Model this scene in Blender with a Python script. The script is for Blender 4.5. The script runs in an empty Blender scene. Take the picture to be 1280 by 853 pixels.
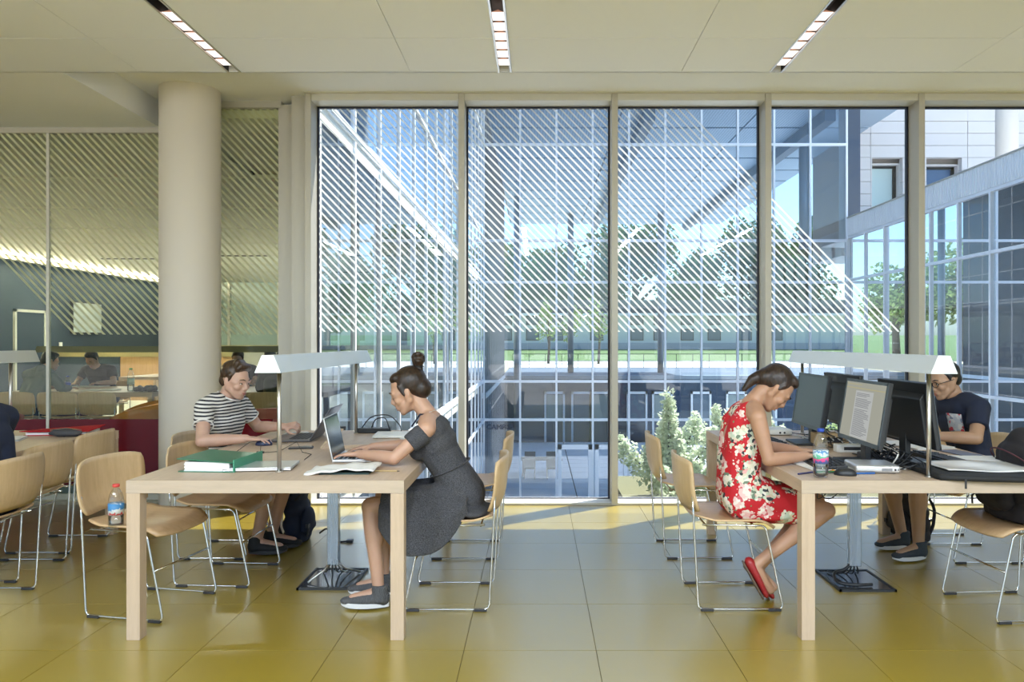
import bpy, bmesh, math, random
from mathutils import Vector, Matrix
random.seed(7)
V = Vector
SC = bpy.context.scene
COL = SC.collection
PI = math.pi
# ---------------------------------------------------------------- camera, sky, sun, exposure
CX, CY, F, EYE = 672.0, 427.0, 937.0, 1.38
cam = bpy.data.cameras.new('camera')
cam.sensor_width = 36.0
cam.lens = F / 1280 * 36
cam.shift_x = (640 - CX) / 1280
cam.shift_y = (CY - 426.5) / 1280
cam.clip_end = 600
camo = bpy.data.objects.new('camera', cam)
camo.location = (0, 0, EYE)
camo.rotation_euler = (PI / 2, 0, 0)
COL.objects.link(camo)
SC.camera = camo
SC.view_settings.view_transform = 'Standard'
SC.view_settings.look = 'None'
SC.view_settings.gamma = 1
SC.view_settings.use_curve_mapping = False
SC.view_settings.exposure = 1.76
SC.cycles.max_bounces = 10
SC.cycles.transparent_max_bounces = 40
SC.cycles.diffuse_bounces = 5
SC.cycles.glossy_bounces = 5
SC.cycles.use_denoising = True
SC.cycles.sample_clamp_indirect = 6
SC.cycles.caustics_reflective = False
SC.cycles.caustics_refractive = False
SUN_AZ, SUN_EL = V((0.805, 0.593)), math.radians(61.5)
wd = bpy.data.worlds.new('sky')
SC.world = wd
wd.use_nodes = True
wn = wd.node_tree
wn.nodes.clear()
sky = wn.nodes.new('ShaderNodeTexSky')
sky.sky_type = 'NISHITA'
sky.sun_disc = False
sky.sun_elevation = SUN_EL
sky.sun_rotation = math.atan2(SUN_AZ.x, SUN_AZ.y)
sky.air_density = 1.1
sky.dust_density = 1.2
bg = wn.nodes.new('ShaderNodeBackground')
bg.inputs[1].default_value = 0.10
wo = wn.nodes.new('ShaderNodeOutputWorld')
tint = wn.nodes.new('ShaderNodeMix'); tint.data_type = 'RGBA'; tint.blend_type = 'MULTIPLY'; tint.inputs[0].default_value = 1; tint.inputs[7].default_value = (.74, .89, 1, 1)
wn.links.new(sky.outputs[0], tint.inputs[6]); wn.links.new(tint.outputs[2], bg.inputs[0])
wn.links.new(bg.outputs[0], wo.inputs[0])
sl = bpy.data.lights.new('sun', 'SUN')
sl.energy = 4.2
sl.angle = math.radians(0.6)
sl.color = (1, 0.95, 0.86)
so = bpy.data.objects.new('sun', sl)
sd = V((SUN_AZ.x * math.cos(SUN_EL), SUN_AZ.y * math.cos(SUN_EL), math.sin(SUN_EL)))
so.rotation_euler = sd.to_track_quat('Z', 'Y').to_euler()
so.location = sd * 40
COL.objects.link(so)
FILL_WATTS = 18

# ---------------------------------------------------------------- mesh helpers
class MB:
    def __init__(s): s.v = []; s.f = []; s.m = []; s.mi = 0
    def add(s, vs, fs):
        o = len(s.v); s.v += [tuple(p) for p in vs]
        for f in fs: s.f.append(tuple(i + o for i in f)); s.m.append(s.mi)
        return s
    def box(s, c, d, R=None):
        c = V(c); h = V(d) / 2
        vs = [V((x * h.x, y * h.y, z * h.z)) for x in (-1, 1) for y in (-1, 1) for z in (-1, 1)]
        if R is not None: vs = [R @ p for p in vs]
        return s.add([p + c for p in vs], [(0, 1, 3, 2), (4, 6, 7, 5), (0, 4, 5, 1), (2, 3, 7, 6), (0, 2, 6, 4), (1, 5, 7, 3)])
    def b(s, x0, x1, y0, y1, z0, z1):
        return s.box(((x0 + x1) / 2, (y0 + y1) / 2, (z0 + z1) / 2), (x1 - x0, y1 - y0, z1 - z0))
    def cyl(s, a, b, r1, r2=None, n=16, caps=True):
        a = V(a); b = V(b); r2 = r1 if r2 is None else r2
        d = (b - a).normalized(); u = d.orthogonal().normalized(); w = d.cross(u)
        vs = [c + (u * math.cos(t) + w * math.sin(t)) * r for c, r in ((a, r1), (b, r2)) for t in [2 * PI * i / n for i in range(n)]]
        fs = [(i, (i + 1) % n, n + (i + 1) % n, n + i) for i in range(n)]
        if caps: fs += [tuple(range(n - 1, -1, -1)), tuple(range(n, 2 * n))]
        return s.add(vs, fs)
    def cap(s, a, b, r1, r2=None, n=14, m=4):
        a = V(a); b = V(b); r2 = r1 if r2 is None else r2
        if (b - a).length < 1e-5: b = a + V((0, 0, 1e-4))
        d = (b - a).normalized(); u = d.orthogonal().normalized(); w = d.cross(u)
        rings = [(a - d * r1 * math.cos(PI / 2 * k / m), r1 * math.sin(PI / 2 * k / m)) for k in range(1, m + 1)]
        rings += [(b + d * r2 * math.sin(PI / 2 * k / m), r2 * math.cos(PI / 2 * k / m)) for k in range(0, m)]
        vs = [a - d * r1]
        for c, r in rings: vs += [c + (u * math.cos(2 * PI * i / n) + w * math.sin(2 * PI * i / n)) * r for i in range(n)]
        vs.append(b + d * r2)
        fs = [(0, 1 + (i + 1) % n, 1 + i) for i in range(n)]
        for k in range(len(rings) - 1):
            o = 1 + k * n
            fs += [(o + i, o + (i + 1) % n, o + n + (i + 1) % n, o + n + i) for i in range(n)]
        o = 1 + (len(rings) - 1) * n; L = len(vs) - 1
        fs += [(o + i, o + (i + 1) % n, L) for i in range(n)]
        return s.add(vs, fs)
    def ell(s, c, r, R=None, n=18, m=10):
        c = V(c); vs = [V((0, 0, -r[2]))]
        for k in range(1, m):
            t = -PI / 2 + PI * k / m
            vs += [V((r[0] * math.cos(t) * math.cos(2 * PI * i / n), r[1] * math.cos(t) * math.sin(2 * PI * i / n), r[2] * math.sin(t))) for i in range(n)]
        vs.append(V((0, 0, r[2])))
        fs = [(0, 1 + (i + 1) % n, 1 + i) for i in range(n)]
        for k in range(m - 2):
            o = 1 + k * n
            fs += [(o + i, o + (i + 1) % n, o + n + (i + 1) % n, o + n + i) for i in range(n)]
        o = 1 + (m - 2) * n; L = len(vs) - 1
        fs += [(o + i, o + (i + 1) % n, L) for i in range(n)]
        return s.add([(R @ p if R is not None else p) + c for p in vs], fs)
    def tube(s, path, r, n=10, closed=False):
        P = [V(p) for p in path]; N = len(P)
        rad = r if isinstance(r, (list, tuple)) else [r] * N
        T = []
        for i in range(N):
            a = P[(i - 1) % N] if (closed or i > 0) else P[i]; b = P[(i + 1) % N] if (closed or i < N - 1) else P[i]
            T.append((b - a).normalized())
        u = T[0].orthogonal().normalized(); vs = []
        for i in range(N):
            u = (u - T[i] * u.dot(T[i])).normalized(); w = T[i].cross(u)
            vs += [P[i] + (u * math.cos(2 * PI * k / n) + w * math.sin(2 * PI * k / n)) * rad[i] for k in range(n)]
        fs = []
        for i in range(N if closed else N - 1):
            o = i * n; q = ((i + 1) % N) * n
            fs += [(o + k, o + (k + 1) % n, q + (k + 1) % n, q + k) for k in range(n)]
        if not closed: fs += [tuple(range(n - 1, -1, -1)), tuple(range((N - 1) * n, N * n))]
        return s.add(vs, fs)
    def lathe(s, prof, c=(0, 0, 0), n=24):
        c = V(c); vs = []; fs = []
        for r, z in prof: vs += [c + V((max(r, 1e-4) * math.cos(2 * PI * i / n), max(r, 1e-4) * math.sin(2 * PI * i / n), z)) for i in range(n)]
        for k in range(len(prof) - 1):
            o = k * n
            fs += [(o + i, o + (i + 1) % n, o + n + (i + 1) % n, o + n + i) for i in range(n)]
        fs += [tuple(range(n - 1, -1, -1)), tuple(range((len(prof) - 1) * n, len(prof) * n))]
        return s.add(vs, fs)
    def shell(s, fn, nu, nv, th):
        """thick sheet: fn(u,v) in [-1,1]^2 gives a point; th is its thickness along the normal"""
        P = [[V(fn(-1 + 2 * i / nu, -1 + 2 * j / nv)) for j in range(nv + 1)] for i in range(nu + 1)]
        vs = []
        for sg in (0, 1):
            for i in range(nu + 1):
                for j in range(nv + 1):
                    a = P[min(i + 1, nu)][j] - P[max(i - 1, 0)][j]; b = P[i][min(j + 1, nv)] - P[i][max(j - 1, 0)]
                    vs.append(P[i][j] + a.cross(b).normalized() * th * (sg - 0.5))
        W = nv + 1; K = (nu + 1) * W; fs = []
        for i in range(nu):
            for j in range(nv):
                q = (i * W + j, (i + 1) * W + j, (i + 1) * W + j + 1, i * W + j + 1)
                fs += [tuple(k + K for k in q), q[::-1]]
        for i in range(nu):
            for j, fl in ((0, 0), (nv, 1)):
                q = (i * W + j, (i + 1) * W + j, (i + 1) * W + j + K, i * W + j + K)
                fs.append(q[::-1] if fl else q)
        for j in range(nv):
            for i, fl in ((0, 1), (nu, 0)):
                q = (i * W + j, i * W + j + 1, i * W + j + 1 + K, i * W + j + K)
                fs.append(q[::-1] if fl else q)
        return s.add(vs, fs)
    def prism(s, poly, y0, y1, f=lambda x, z, y: (x, y, z)):
        n = len(poly)
        vs = [f(x, z, y0) for x, z in poly] + [f(x, z, y1) for x, z in poly]
        return s.add(vs, [tuple(range(n)), tuple(range(2 * n - 1, n - 1, -1))] + [(i, n + i, n + (i + 1) % n, (i + 1) % n) for i in range(n)])
    def mesh(s, name, smooth=False):
        me = bpy.data.meshes.new(name)
        me.from_pydata(s.v, [], s.f)
        if any(s.m): me.polygons.foreach_set('material_index', s.m)
        bm = bmesh.new(); bm.from_mesh(me); bmesh.ops.recalc_face_normals(bm, faces=bm.faces); bm.to_mesh(me); bm.free()
        if smooth: me.polygons.foreach_set('use_smooth', [True] * len(me.polygons))
        me.update()
        return me

def fillet(P, r, n=5):
    P = [V(p) for p in P]; out = [P[0]]
    for i in range(1, len(P) - 1):
        a = (P[i - 1] - P[i]); b = (P[i + 1] - P[i]); rr = min(r, a.length * .45, b.length * .45)
        a = P[i] + a.normalized() * rr; b = P[i] + b.normalized() * rr
        for k in range(n + 1):
            t = k / n
            out.append(a * (1 - t) ** 2 + P[i] * 2 * t * (1 - t) + b * t * t)
    return out + [P[-1]]

def link(name, me, mat, parent=None, loc=None):
    if mat is not None:
        for m in (mat if isinstance(mat, (list, tuple)) else [mat]):
            if len(me.materials) < (len(mat) if isinstance(mat, (list, tuple)) else 1): me.materials.append(m)
    o = bpy.data.objects.new(name, me); COL.objects.link(o)
    if parent is not None: o.parent = parent
    if loc is not None: o.location = loc
    return o
def mk(name, mb, mat, parent=None, smooth=False, bevel=0, loc=None, seg=2):
    o = link(name, mb.mesh(name, smooth), mat, parent, loc)
    if bevel:
        m = o.modifiers.new('edge', 'BEVEL'); m.width = bevel; m.segments = seg; m.limit_method = 'ANGLE'; m.angle_limit = .7
    if smooth == 'a':
        m = o.modifiers.new('ang', 'EDGE_SPLIT'); m.split_angle = math.radians(40)
    return o
def tag(o, label=None, cat=None, group=None, kind=None):
    if label: o['label'] = label
    if cat: o['category'] = cat
    if group: o['group'] = group
    if kind: o['kind'] = kind
    return o
def thing(name, label=None, cat=None, loc=(0, 0, 0), rz=0, group=None, kind=None):
    o = bpy.data.objects.new(name, None); COL.objects.link(o)
    o.location = loc; o.rotation_euler = (0, 0, rz); o.empty_display_size = .1
    return tag(o, label, cat, group, kind)
def kids(o): return [c for c in bpy.data.objects if c.parent == o]
def dup(root, loc, rz=0, label=None, group=None):
    r = root.copy(); COL.objects.link(r); r.location = loc; r.rotation_euler = (0, 0, rz)
    if label: r['label'] = label
    if group: r['group'] = group
    for ch in kids(root):
        c = ch.copy(); COL.objects.link(c); c.parent = r
        for g in kids(ch):
            e = g.copy(); COL.objects.link(e); e.parent = c
    return r
def at(px, py, d): return V(((px - CX) / F * d, d, EYE - (py - CY) / F * d))   # a pixel of the photograph at depth d, in metres
def remesh(name, mb, vox, mat, parent, loc=(0, 0, 0), it=4, fac=.5):
    me = mb.mesh('tmp'); o = bpy.data.objects.new('tmp', me); COL.objects.link(o)
    m = o.modifiers.new('r', 'REMESH'); m.mode = 'VOXEL'; m.voxel_size = vox; m.use_smooth_shade = True
    if it: s = o.modifiers.new('s', 'SMOOTH'); s.iterations = it; s.factor = fac
    dg = bpy.context.evaluated_depsgraph_get()
    nm = bpy.data.meshes.new_from_object(o.evaluated_get(dg)); nm.name = name
    bpy.data.objects.remove(o); bpy.data.meshes.remove(me)
    nm.transform(Matrix.Translation(-V(loc)))
    nm.polygons.foreach_set('use_smooth', [True] * len(nm.polygons))
    nm.materials.clear(); nm.materials.append(mat)
    o = bpy.data.objects.new(name, nm); COL.objects.link(o); o.parent = parent
    return o

# ---------------------------------------------------------------- materials
class NT:
    def __init__(s, name):
        s.m = bpy.data.materials.new(name); s.m.use_nodes = True; s.t = s.m.node_tree; s.t.nodes.clear()
        s.out = s.n('OutputMaterial')
    def n(s, typ, **kw):
        o = s.t.nodes.new('ShaderNode' + typ)
        for k, v in kw.items():
            if k.startswith('i_'):
                key = k[2:]; key = int(key) if key.isdigit() else key.replace('_', ' ')
                s.set(o.inputs[key], v)
            else: setattr(o, k, v)
        return o
    def set(s, inp, v):
        if hasattr(v, 'is_linked') or hasattr(v, 'links'): s.t.links.new(v, inp)
        elif hasattr(v, 'outputs'): s.t.links.new(v.outputs[0], inp)
        else:
            if isinstance(v, (tuple, list)) and len(v) == 3 and inp.type == 'RGBA': v = (*v, 1)
            inp.default_value = v
    def math(s, op, a, b=0.0, c=0.0): return s.n('Math', operation=op, i_0=a, i_1=b, i_2=c).outputs[0]
    def mix(s, f, a, b): 
        o = s.n('Mix', data_type='RGBA'); s.set(o.inputs[0], f); s.set(o.inputs[6], a); s.set(o.inputs[7], b); return o.outputs[2]
    def ramp(s, f, stops, interp='LINEAR'):
        o = s.n('ValToRGB'); s.set(o.inputs[0], f); r = o.color_ramp; r.interpolation = interp
        while len(r.elements) < len(stops): r.elements.new(.5)
        for e, (p, c) in zip(r.elements, stops): e.position = p; e.color = (*c, 1)
        return o.outputs[0]
    def coord(s, sc=(1, 1, 1), which='Object'):
        tc = s.n('TexCoord'); mp = s.n('Mapping'); s.t.links.new(tc.outputs[which], mp.inputs[0]); mp.inputs['Scale'].default_value = sc
        return mp.outputs[0]
    def noise(s, vec, scale, detail=3, rough=.5): return s.n('TexNoise', i_Vector=vec, i_Scale=scale, i_Detail=detail, i_Roughness=rough)
    def bump(s, h, strength, dist=.002): return s.n('Bump', i_Strength=strength, i_Distance=dist, i_Height=h).outputs[0]
    def pbr(s, col, rough=.5, metal=0, normal=None, **kw):
        p = s.n('BsdfPrincipled'); s.set(p.inputs['Base Color'], col); s.set(p.inputs['Roughness'], rough); s.set(p.inputs['Metallic'], metal)
        if normal is not None: s.set(p.inputs['Normal'], normal)
        for k, v in kw.items(): s.set(p.inputs[k.replace('_', ' ')], v)
        s.t.links.new(p.outputs[0], s.out.inputs[0]); return p
def plain(name, col, rough=.5, metal=0, var=.06, scale=30, bump=0, **kw):
    t = NT(name); v = t.noise(t.coord(), scale)
    c = t.mix(t.math('MULTIPLY', v.outputs[0], var * 2), col, tuple(max(0, x * (1 - 2.2 * var)) for x in col)) if var else col
    t.pbr(c, rough, metal, t.bump(v.outputs[0], bump) if bump else None, **kw); return t.m
def wood(name, a, b, axis='Y', rough=.42, scale=1.0):
    t = NT(name); sc = {'X': (1.2, 14, 14), 'Y': (14, 1.2, 14), 'Z': (14, 14, 1.2)}[axis]
    v = t.coord(tuple(k * scale for k in sc)); n1 = t.noise(v, 3.0, 5, .6); n2 = t.noise(v, 22, 2)
    f = t.math('ADD', t.math('MULTIPLY', n1.outputs[0], .8), t.math('MULTIPLY', n2.outputs[0], .25))
    t.pbr(t.ramp(f, [(.3, b), (.62, a)]), rough, 0, t.bump(n2.outputs[0], .06)); return t.m
def glass(name, tint, refl=.05, rough=0.0, ior=1.5, boost=1.0):
    t = NT(name); tr = t.n('BsdfTransparent', i_Color=tint); gl = t.n('BsdfGlossy', i_Roughness=rough, i_Color=(.95, .97, 1))
    fr = t.n('Fresnel', i_IOR=ior)
    f = t.n('Clamp', i_Value=t.math('ADD', t.math('MULTIPLY', fr.outputs[0], boost), refl)).outputs[0]
    mx = t.n('MixShader', i_0=f, i_1=tr, i_2=gl); t.t.links.new(mx.outputs[0], t.out.inputs[0]); return t.m
def frit(name, tint, smin, smax, zmin, col, ratio=.42, pitch=.0637, k=1.047, refl=.02):
    """glass printed with fine diagonal lines below / left of a slanted edge"""
    t = NT(name); g = t.n('NewGeometry'); sp = t.n('SeparateXYZ', i_0=g.outputs['Position'])
    s = t.math('ADD', sp.outputs[0], t.math('DIVIDE', sp.outputs[2], k))
    ph = t.math('FRACT', t.math('DIVIDE', t.math('SUBTRACT', s, smax - 100 * pitch), pitch))
    on = t.math('LESS_THAN', ph, ratio)
    for lim in (t.math('GREATER_THAN', s, smin), t.math('LESS_THAN', s, smax + pitch * ratio), t.math('GREATER_THAN', sp.outputs[2], zmin)):
        on = t.math('MULTIPLY', on, lim)
    tr = t.n('BsdfTransparent', i_Color=tint); gl = t.n('BsdfGlossy', i_Roughness=0.0); fr = t.n('Fresnel', i_IOR=1.5)
    a = t.n('MixShader', i_0=t.math('ADD', fr.outputs[0], refl), i_1=tr, i_2=gl)
    df = t.n('BsdfDiffuse', i_Color=col); tl = t.n('BsdfTranslucent', i_Color=col)
    p = t.n('MixShader', i_0=.55, i_1=df, i_2=tl)
    p2 = t.n('MixShader', i_0=.14, i_1=p, i_2=tr)
    mx = t.n('MixShader', i_0=on, i_1=a, i_2=p2); t.t.links.new(mx.outputs[0], t.out.inputs[0]); return t.m
def emit(name, col, st):
    t = NT(name); e = t.n('Emission', i_Color=col, i_Strength=st); t.t.links.new(e.outputs[0], t.out.inputs[0]); return t.m
M = {}
M['maple'] = wood('maple_table', (.57, .43, .32), (.48, .355, .26), 'Y')
M['maple_end'] = wood('maple_edge', (.50, .40, .315), (.42, .335, .26), 'X')
M['maple_leg'] = wood('maple_leg', (.54, .41, .30), (.46, .34, .245), 'Z')
M['ply'] = wood('chair_plywood', (.60, .43, .25), (.50, .345, .19), 'Z', .35)
M['ply_seat'] = wood('seat_plywood', (.62, .42, .24), (.52, .34, .18), 'X', .35)
M['ply_edge'] = plain('plywood_edge', (.42, .23, .11), .5)
M['chrome'] = plain('chrome', (.72, .72, .72), .14, 1, var=.02)
M['steel'] = plain('brushed_steel', (.62, .60, .57), .32, 1, var=.05, scale=80)
M['alu'] = plain('lamp_aluminium', (.74, .77, .77), .38, .55, var=.03, scale=60)
M['glide'] = plain('black_glide', (.03, .03, .035), .5)
M['black'] = plain('black_plastic', (.018, .019, .022), .42, bump=.05, scale=300)
M['blackmat'] = plain('matt_black', (.012, .012, .014), .75)
M['white'] = plain('white_paint', (.80, .80, .78), .5, var=.02)
M['paper'] = plain('paper', (.80, .79, .78), .7, var=.03)
M['silver'] = plain('silver_aluminium', (.70, .70, .71), .33, .7, var=.02)
t = NT('yellow_floor_tile')
oi = t.n('ObjectInfo'); v = t.coord((1, 1, 1)); n = t.noise(v, 2.2, 4); n2 = t.noise(v, 90, 2)
c = t.mix(n.outputs[0], (.285, .206, .016), (.335, .247, .022))
c = t.mix(t.math('MULTIPLY', oi.outputs['Random'], .35), c, (.30, .222, .024))
t.pbr(c, t.math('ADD', t.math('MULTIPLY', n.outputs[0], .10), .30), 0, t.bump(n2.outputs[0], .03, .001), Specular_IOR_Level=.9, Coat_Weight=1.0, Coat_Roughness=.27, Coat_IOR=1.9); M['floor'] = t.m
M['joint'] = plain('floor_joint', (.13, .09, .02), .8)
M['ceil'] = plain('ceiling_panel', (.83, .865, .96), .75, var=.02, scale=4)  # blue put into the colour to offset yellow light from the floor
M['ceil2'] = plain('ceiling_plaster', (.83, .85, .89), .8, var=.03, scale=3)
M['frame'] = plain('beige_aluminium', (.50, .48, .43), .45, .15, var=.04, scale=6)
M['frame_l'] = plain('pale_aluminium', (.66, .65, .60), .4, .15, var=.03)
M['gasket'] = plain('black_gasket', (.012, .014, .03), .5)
M['concrete'] = plain('pale_concrete', (.70, .66, .61), .7, var=.06, scale=5, bump=.05)
M['frit'] = frit('fritted_window_glass', (.93, .97, .98), -99, 4.514, 1.463, (.94, .97, .93), .31)
M['frit_part'] = frit('fritted_partition_glass', (.84, .88, .70), -2.685, 90, 1.44, (.72, .75, .50), .40, refl=-.01)
M['glass_out'] = glass('courtyard_glass', (.70, .80, .90), .05, boost=1.4)
M['glass_back'] = glass('courtyard_glass_blue', (.74, .84, .94), .05, boost=1.3)
M['glass_dark'] = glass('dark_blue_glass', (.44, .54, .62), .10, boost=1.4)
M['mull_w'] = plain('white_mullion', (.90, .92, .95), .4, var=.02)
M['navy'] = plain('navy_cotton', (.012, .018, .045), .85, var=.1, bump=.2, scale=200)
# ================================================================ the room
fl = MB(); fl.b(-12, 9, -3.4, 6.5, -.30, -.004)
floor = tag(mk('floor', fl, M['floor']), kind='structure')
tag(mk('floor_annex', MB().b(-11.6, -1.94, 6.5, 24.2, -.30, -.002), plain('pale_annex_floor', (.62, .60, .50), .5)), kind='structure')  # floor coloured pale to bounce light up to the annex ceiling
TP, X0, Y0 = .59, -.3287, 3.345
jt = MB(); jt.b(X0 - 8 * TP, X0 + 8 * TP, Y0 - 2 * TP, Y0 + 5 * TP + .02, -.0045, -.0035); mk('joint', jt, M['joint'], floor)
tm = MB(); tm.b(.0015, TP - .0015, .0015, TP - .0015, -.0035, 0); tme = tm.mesh('tile'); tme.materials.append(M['floor'])
for i in range(-8, 8):
    for j in range(-2, 5):
        o = link('tile', tme, None, floor, (X0 + i * TP, Y0 + j * TP, 0))
NEAR_Z, HI_Z = 3.245, 3.475
LX = [-2.10 + 1.873 * k for k in range(-2, 4)]       # the slots that hold the luminaires
SX = [-.88 + 1.873 * k for k in range(-3, 4)]        # seams of the ceiling panels
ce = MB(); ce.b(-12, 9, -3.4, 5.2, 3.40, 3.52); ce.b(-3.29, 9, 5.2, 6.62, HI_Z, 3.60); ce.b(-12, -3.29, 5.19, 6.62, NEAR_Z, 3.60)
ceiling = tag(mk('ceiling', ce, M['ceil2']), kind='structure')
yb = [5.2 - .59 * k for k in range(0, 7)]
for k in range(len(SX) - 1):
    a, b2 = SX[k], SX[k + 1]; l = [x for x in LX if a < x < b2]
    spans = [(a, l[0] - .047), (l[0] + .047, b2)] if l else [(a, b2)]
    for x0, x1 in spans:
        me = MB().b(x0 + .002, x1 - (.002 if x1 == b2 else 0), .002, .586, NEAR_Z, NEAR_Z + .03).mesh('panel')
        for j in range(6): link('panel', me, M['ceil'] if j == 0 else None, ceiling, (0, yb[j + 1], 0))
cb = MB()
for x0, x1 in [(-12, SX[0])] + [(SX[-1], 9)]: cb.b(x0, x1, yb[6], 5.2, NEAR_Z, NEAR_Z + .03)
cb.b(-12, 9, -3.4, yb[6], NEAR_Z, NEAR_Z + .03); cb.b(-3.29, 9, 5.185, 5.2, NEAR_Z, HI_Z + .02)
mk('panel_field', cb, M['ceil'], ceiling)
# luminaires set in the slots
M['slot'] = plain('slot_black', (.008, .008, .009), .6)
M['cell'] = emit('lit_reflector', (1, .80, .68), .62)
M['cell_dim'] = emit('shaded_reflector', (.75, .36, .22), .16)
M['lens'] = emit('lamp_lens', (1, .93, .84), 30)
def luminaire(x, y0, label, lit):
    t = thing('recessed_luminaire', label, 'ceiling light', (x, 0, NEAR_Z), group='slot luminaires in the ceiling')
    h = MB(); h.b(-.036, .036, y0, 5.197, .06, .07); h.b(-.046, -.036, y0, 5.197, -.001, .07); h.b(.036, .046, y0, 5.197, -.001, .07); h.b(-.036, .036, 5.19, 5.197, 0, .07)
    mk('slot_housing', h, M['slot'], t)
    for s in (-1, 1): mk('slot_flange', MB().b(s * .041 - .006, s * .041 + .006, y0, 5.197, -.003, .001), M['steel'], t)
    ya, yz, n = 4.24, 5.09, 6; L = (yz - ya) / n
    for i in range(n):
        a = ya + i * L
        c = MB(); c.mi = 0
        c.add([(-.034, a + .01, .004), (0, a + L * .42, .040), (-.034, a + L * .98, .010)], [(0, 1, 2)])
        c.add([(.034, a + .01, .004), (0, a + L * .42, .040), (.034, a + L * .98, .010)], [(0, 2, 1)])
        c.add([(-.034, a + L * .98, .010), (0, a + L * .42, .040), (.034, a + L * .98, .010)], [(0, 1, 2)])
        c.mi = 1
        c.add([(-.034, a + .01, .004), (.034, a + .01, .004), (0, a + L * .42, .040)], [(0, 1, 2)])
        mk('reflector_cell', c, [M['cell'], M['cell_dim']], t)
    return t
luminaire(LX[2], 2.6, 'slot luminaire near the round column, leftmost of the three in the ceiling', 1)
luminaire(LX[3], 2.6, 'slot luminaire in the middle of the ceiling, straight above the open aisle', 1)
luminaire(LX[4], 2.6, 'slot luminaire above the table with monitors, rightmost of the three', 1)
for x in LX[1:]:                                       # unseen luminaires added behind the camera as front fill light
    for y in (-2.6, -1.2, .2):
        t = thing('recessed_luminaire', 'added fill luminaire in the unseen ceiling behind the camera', 'ceiling light', (x, y, NEAR_Z), group='added fill luminaires behind the camera')
        mk('slot_housing', MB().b(-.05, .05, -.6, .6, -.004, .0), M['slot'], t); 
        li = bpy.data.lights.new('fill_light', 'AREA'); li.shape = 'RECTANGLE'; li.size = .08; li.size_y = 1.1; li.energy = FILL_WATTS; li.color = (.80, .90, 1)
        lo = bpy.data.objects.new('fill_light', li); lo.location = (0, 0, -.01); lo.parent = t; COL.objects.link(lo)
# column
cm = MB(); cm.lathe([(.238, 0), (.238, HI_Z)], n=64)
tag(mk('column', cm, M['concrete'], None, True, loc=(-2.90, 6.26, 0)), 'round pale concrete column standing by the glass partition', kind='structure')
bpy.data.objects['column'].modifiers.new('e', 'EDGE_SPLIT').split_angle = 1
# main windows: mullion k stands at WX[k], each window is the bay to its right
WX = [-1.931 + 1.2905 * k for k in range(0, 7)]
GY, FY, HZ = 6.49, 6.30, 3.468
for k in range(6):
    a, b2 = WX[k], WX[k + 1]
    w = thing('window_%d' % (k + 1), kind='structure')
    x0, x1 = a + .027, b2 - .027
    link('pane', MB().add([(x0, GY, .022), (x1, GY, .022), (x1, GY, 3.41), (x0, GY, 3.41)], [(0, 1, 2, 3)]).mesh('pane'), M['frit'], w)
    g = MB(); g.b(x0, x0 + .014, GY - .012, GY + .02, .02, 3.41); g.b(x1 - .014, x1, GY - .012, GY + .02, .02, 3.41); g.b(x0, x1, GY - .012, GY + .02, 3.395, 3.41); g.b(x0, x1, GY - .012, GY + .02, .018, .026)
    mk('gasket', g, M['gasket'], w)
    mk('mullion', MB().b(a - .026, a + .026, FY, GY + .06, 0, HZ), M['frame'], w, bevel=.002)
    mk('head_rail', MB().b(x0, x1, FY + .01, GY + .06, 3.41, HZ), M['frame_l'], w)
    mk('sill_rail', MB().b(x0, x1, FY + .012, GY + .06, 0, .019), M['white'], w)
    mk('sill_trim', MB().b(x0, x1, FY + .004, FY + .012, 0, .017), M['frame'], w)
tr = MB(); tr.b(WX[0] - .03, 7, 6.28, 6.62, HZ, HI_Z); tag(mk('trim_1', tr, M['frame_l']), kind='structure')
# stepped posts at the corner and the glass partition to the next reading room
p = MB(); p.b(-2.10, -1.957, 6.40, 6.62, 0, HI_Z); p.b(-2.235, -2.10, 6.53, 6.64, 0, 3.44); tag(mk('trim_2', p, M['frame']), kind='structure')
wl = thing('wall_left', kind='structure'); PY = 6.56
for x0, x1, zt in ((-2.88, -2.26, 3.415), (-4.27, -2.92, 3.20), (-5.9, -4.29, 3.20), (-7.5, -5.92, 3.20)):
    link('pane', MB().add([(x0, PY, .70), (x1, PY, .70), (x1, PY, zt), (x0, PY, zt)], [(0, 1, 2, 3)]).mesh('pane'), M['frit_part'], wl)
M['redglass'] = plain('dark_red_glass', (.13, .006, .012), .12, var=0, Specular_IOR_Level=.22)
M['teal'] = plain('dark_green_glass', (.10, .14, .11), .1, var=0)
for x0, x1 in ((-4.27, -2.32), (-7.5, -4.29)):
    mk('red_panel', MB().b(x0, x1, PY - .006, PY + .006, .12, .70), M['redglass'], wl)
    mk('kick_glass', MB().b(x0, x1, PY - .005, PY + .005, .05, .12), M['teal'], wl)
mk('bottom_rail', MB().b(-7.5, -2.24, PY - .03, PY + .03, 0, .05), M['frame_l'], wl)
mk('head_rail', MB().b(-7.5, -3.29, PY - .03, PY + .05, 3.20, NEAR_Z), M['frame'], wl)
mk('head_rail', MB().b(-3.29, -2.235, PY - .03, PY + .05, 3.42, HI_Z), M['frame'], wl)
mk('glass_joint', MB().b(-4.292, -4.268, PY - .015, PY + .015, .05, 3.20), M['frame_l'], wl)
mk('glass_joint', MB().b(-5.92, -5.9, PY - .015, PY + .015, .05, 3.20), M['frame_l'], wl)
mk('frame_post', MB().b(-2.262, -2.235, PY - .02, PY + .04, 0, 3.44), M['frame'], wl)
# outer walls of our own room, out of the picture
tag(mk('wall_side', MB().b(-12.1, -12, -3.4, 6.6, 0, 3.5), M['white']), kind='structure')
tag(mk('wall_right', MB().b(9, 9.1, -3.4, 6.6, -4.6, 3.6), M['white']), kind='structure')

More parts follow.
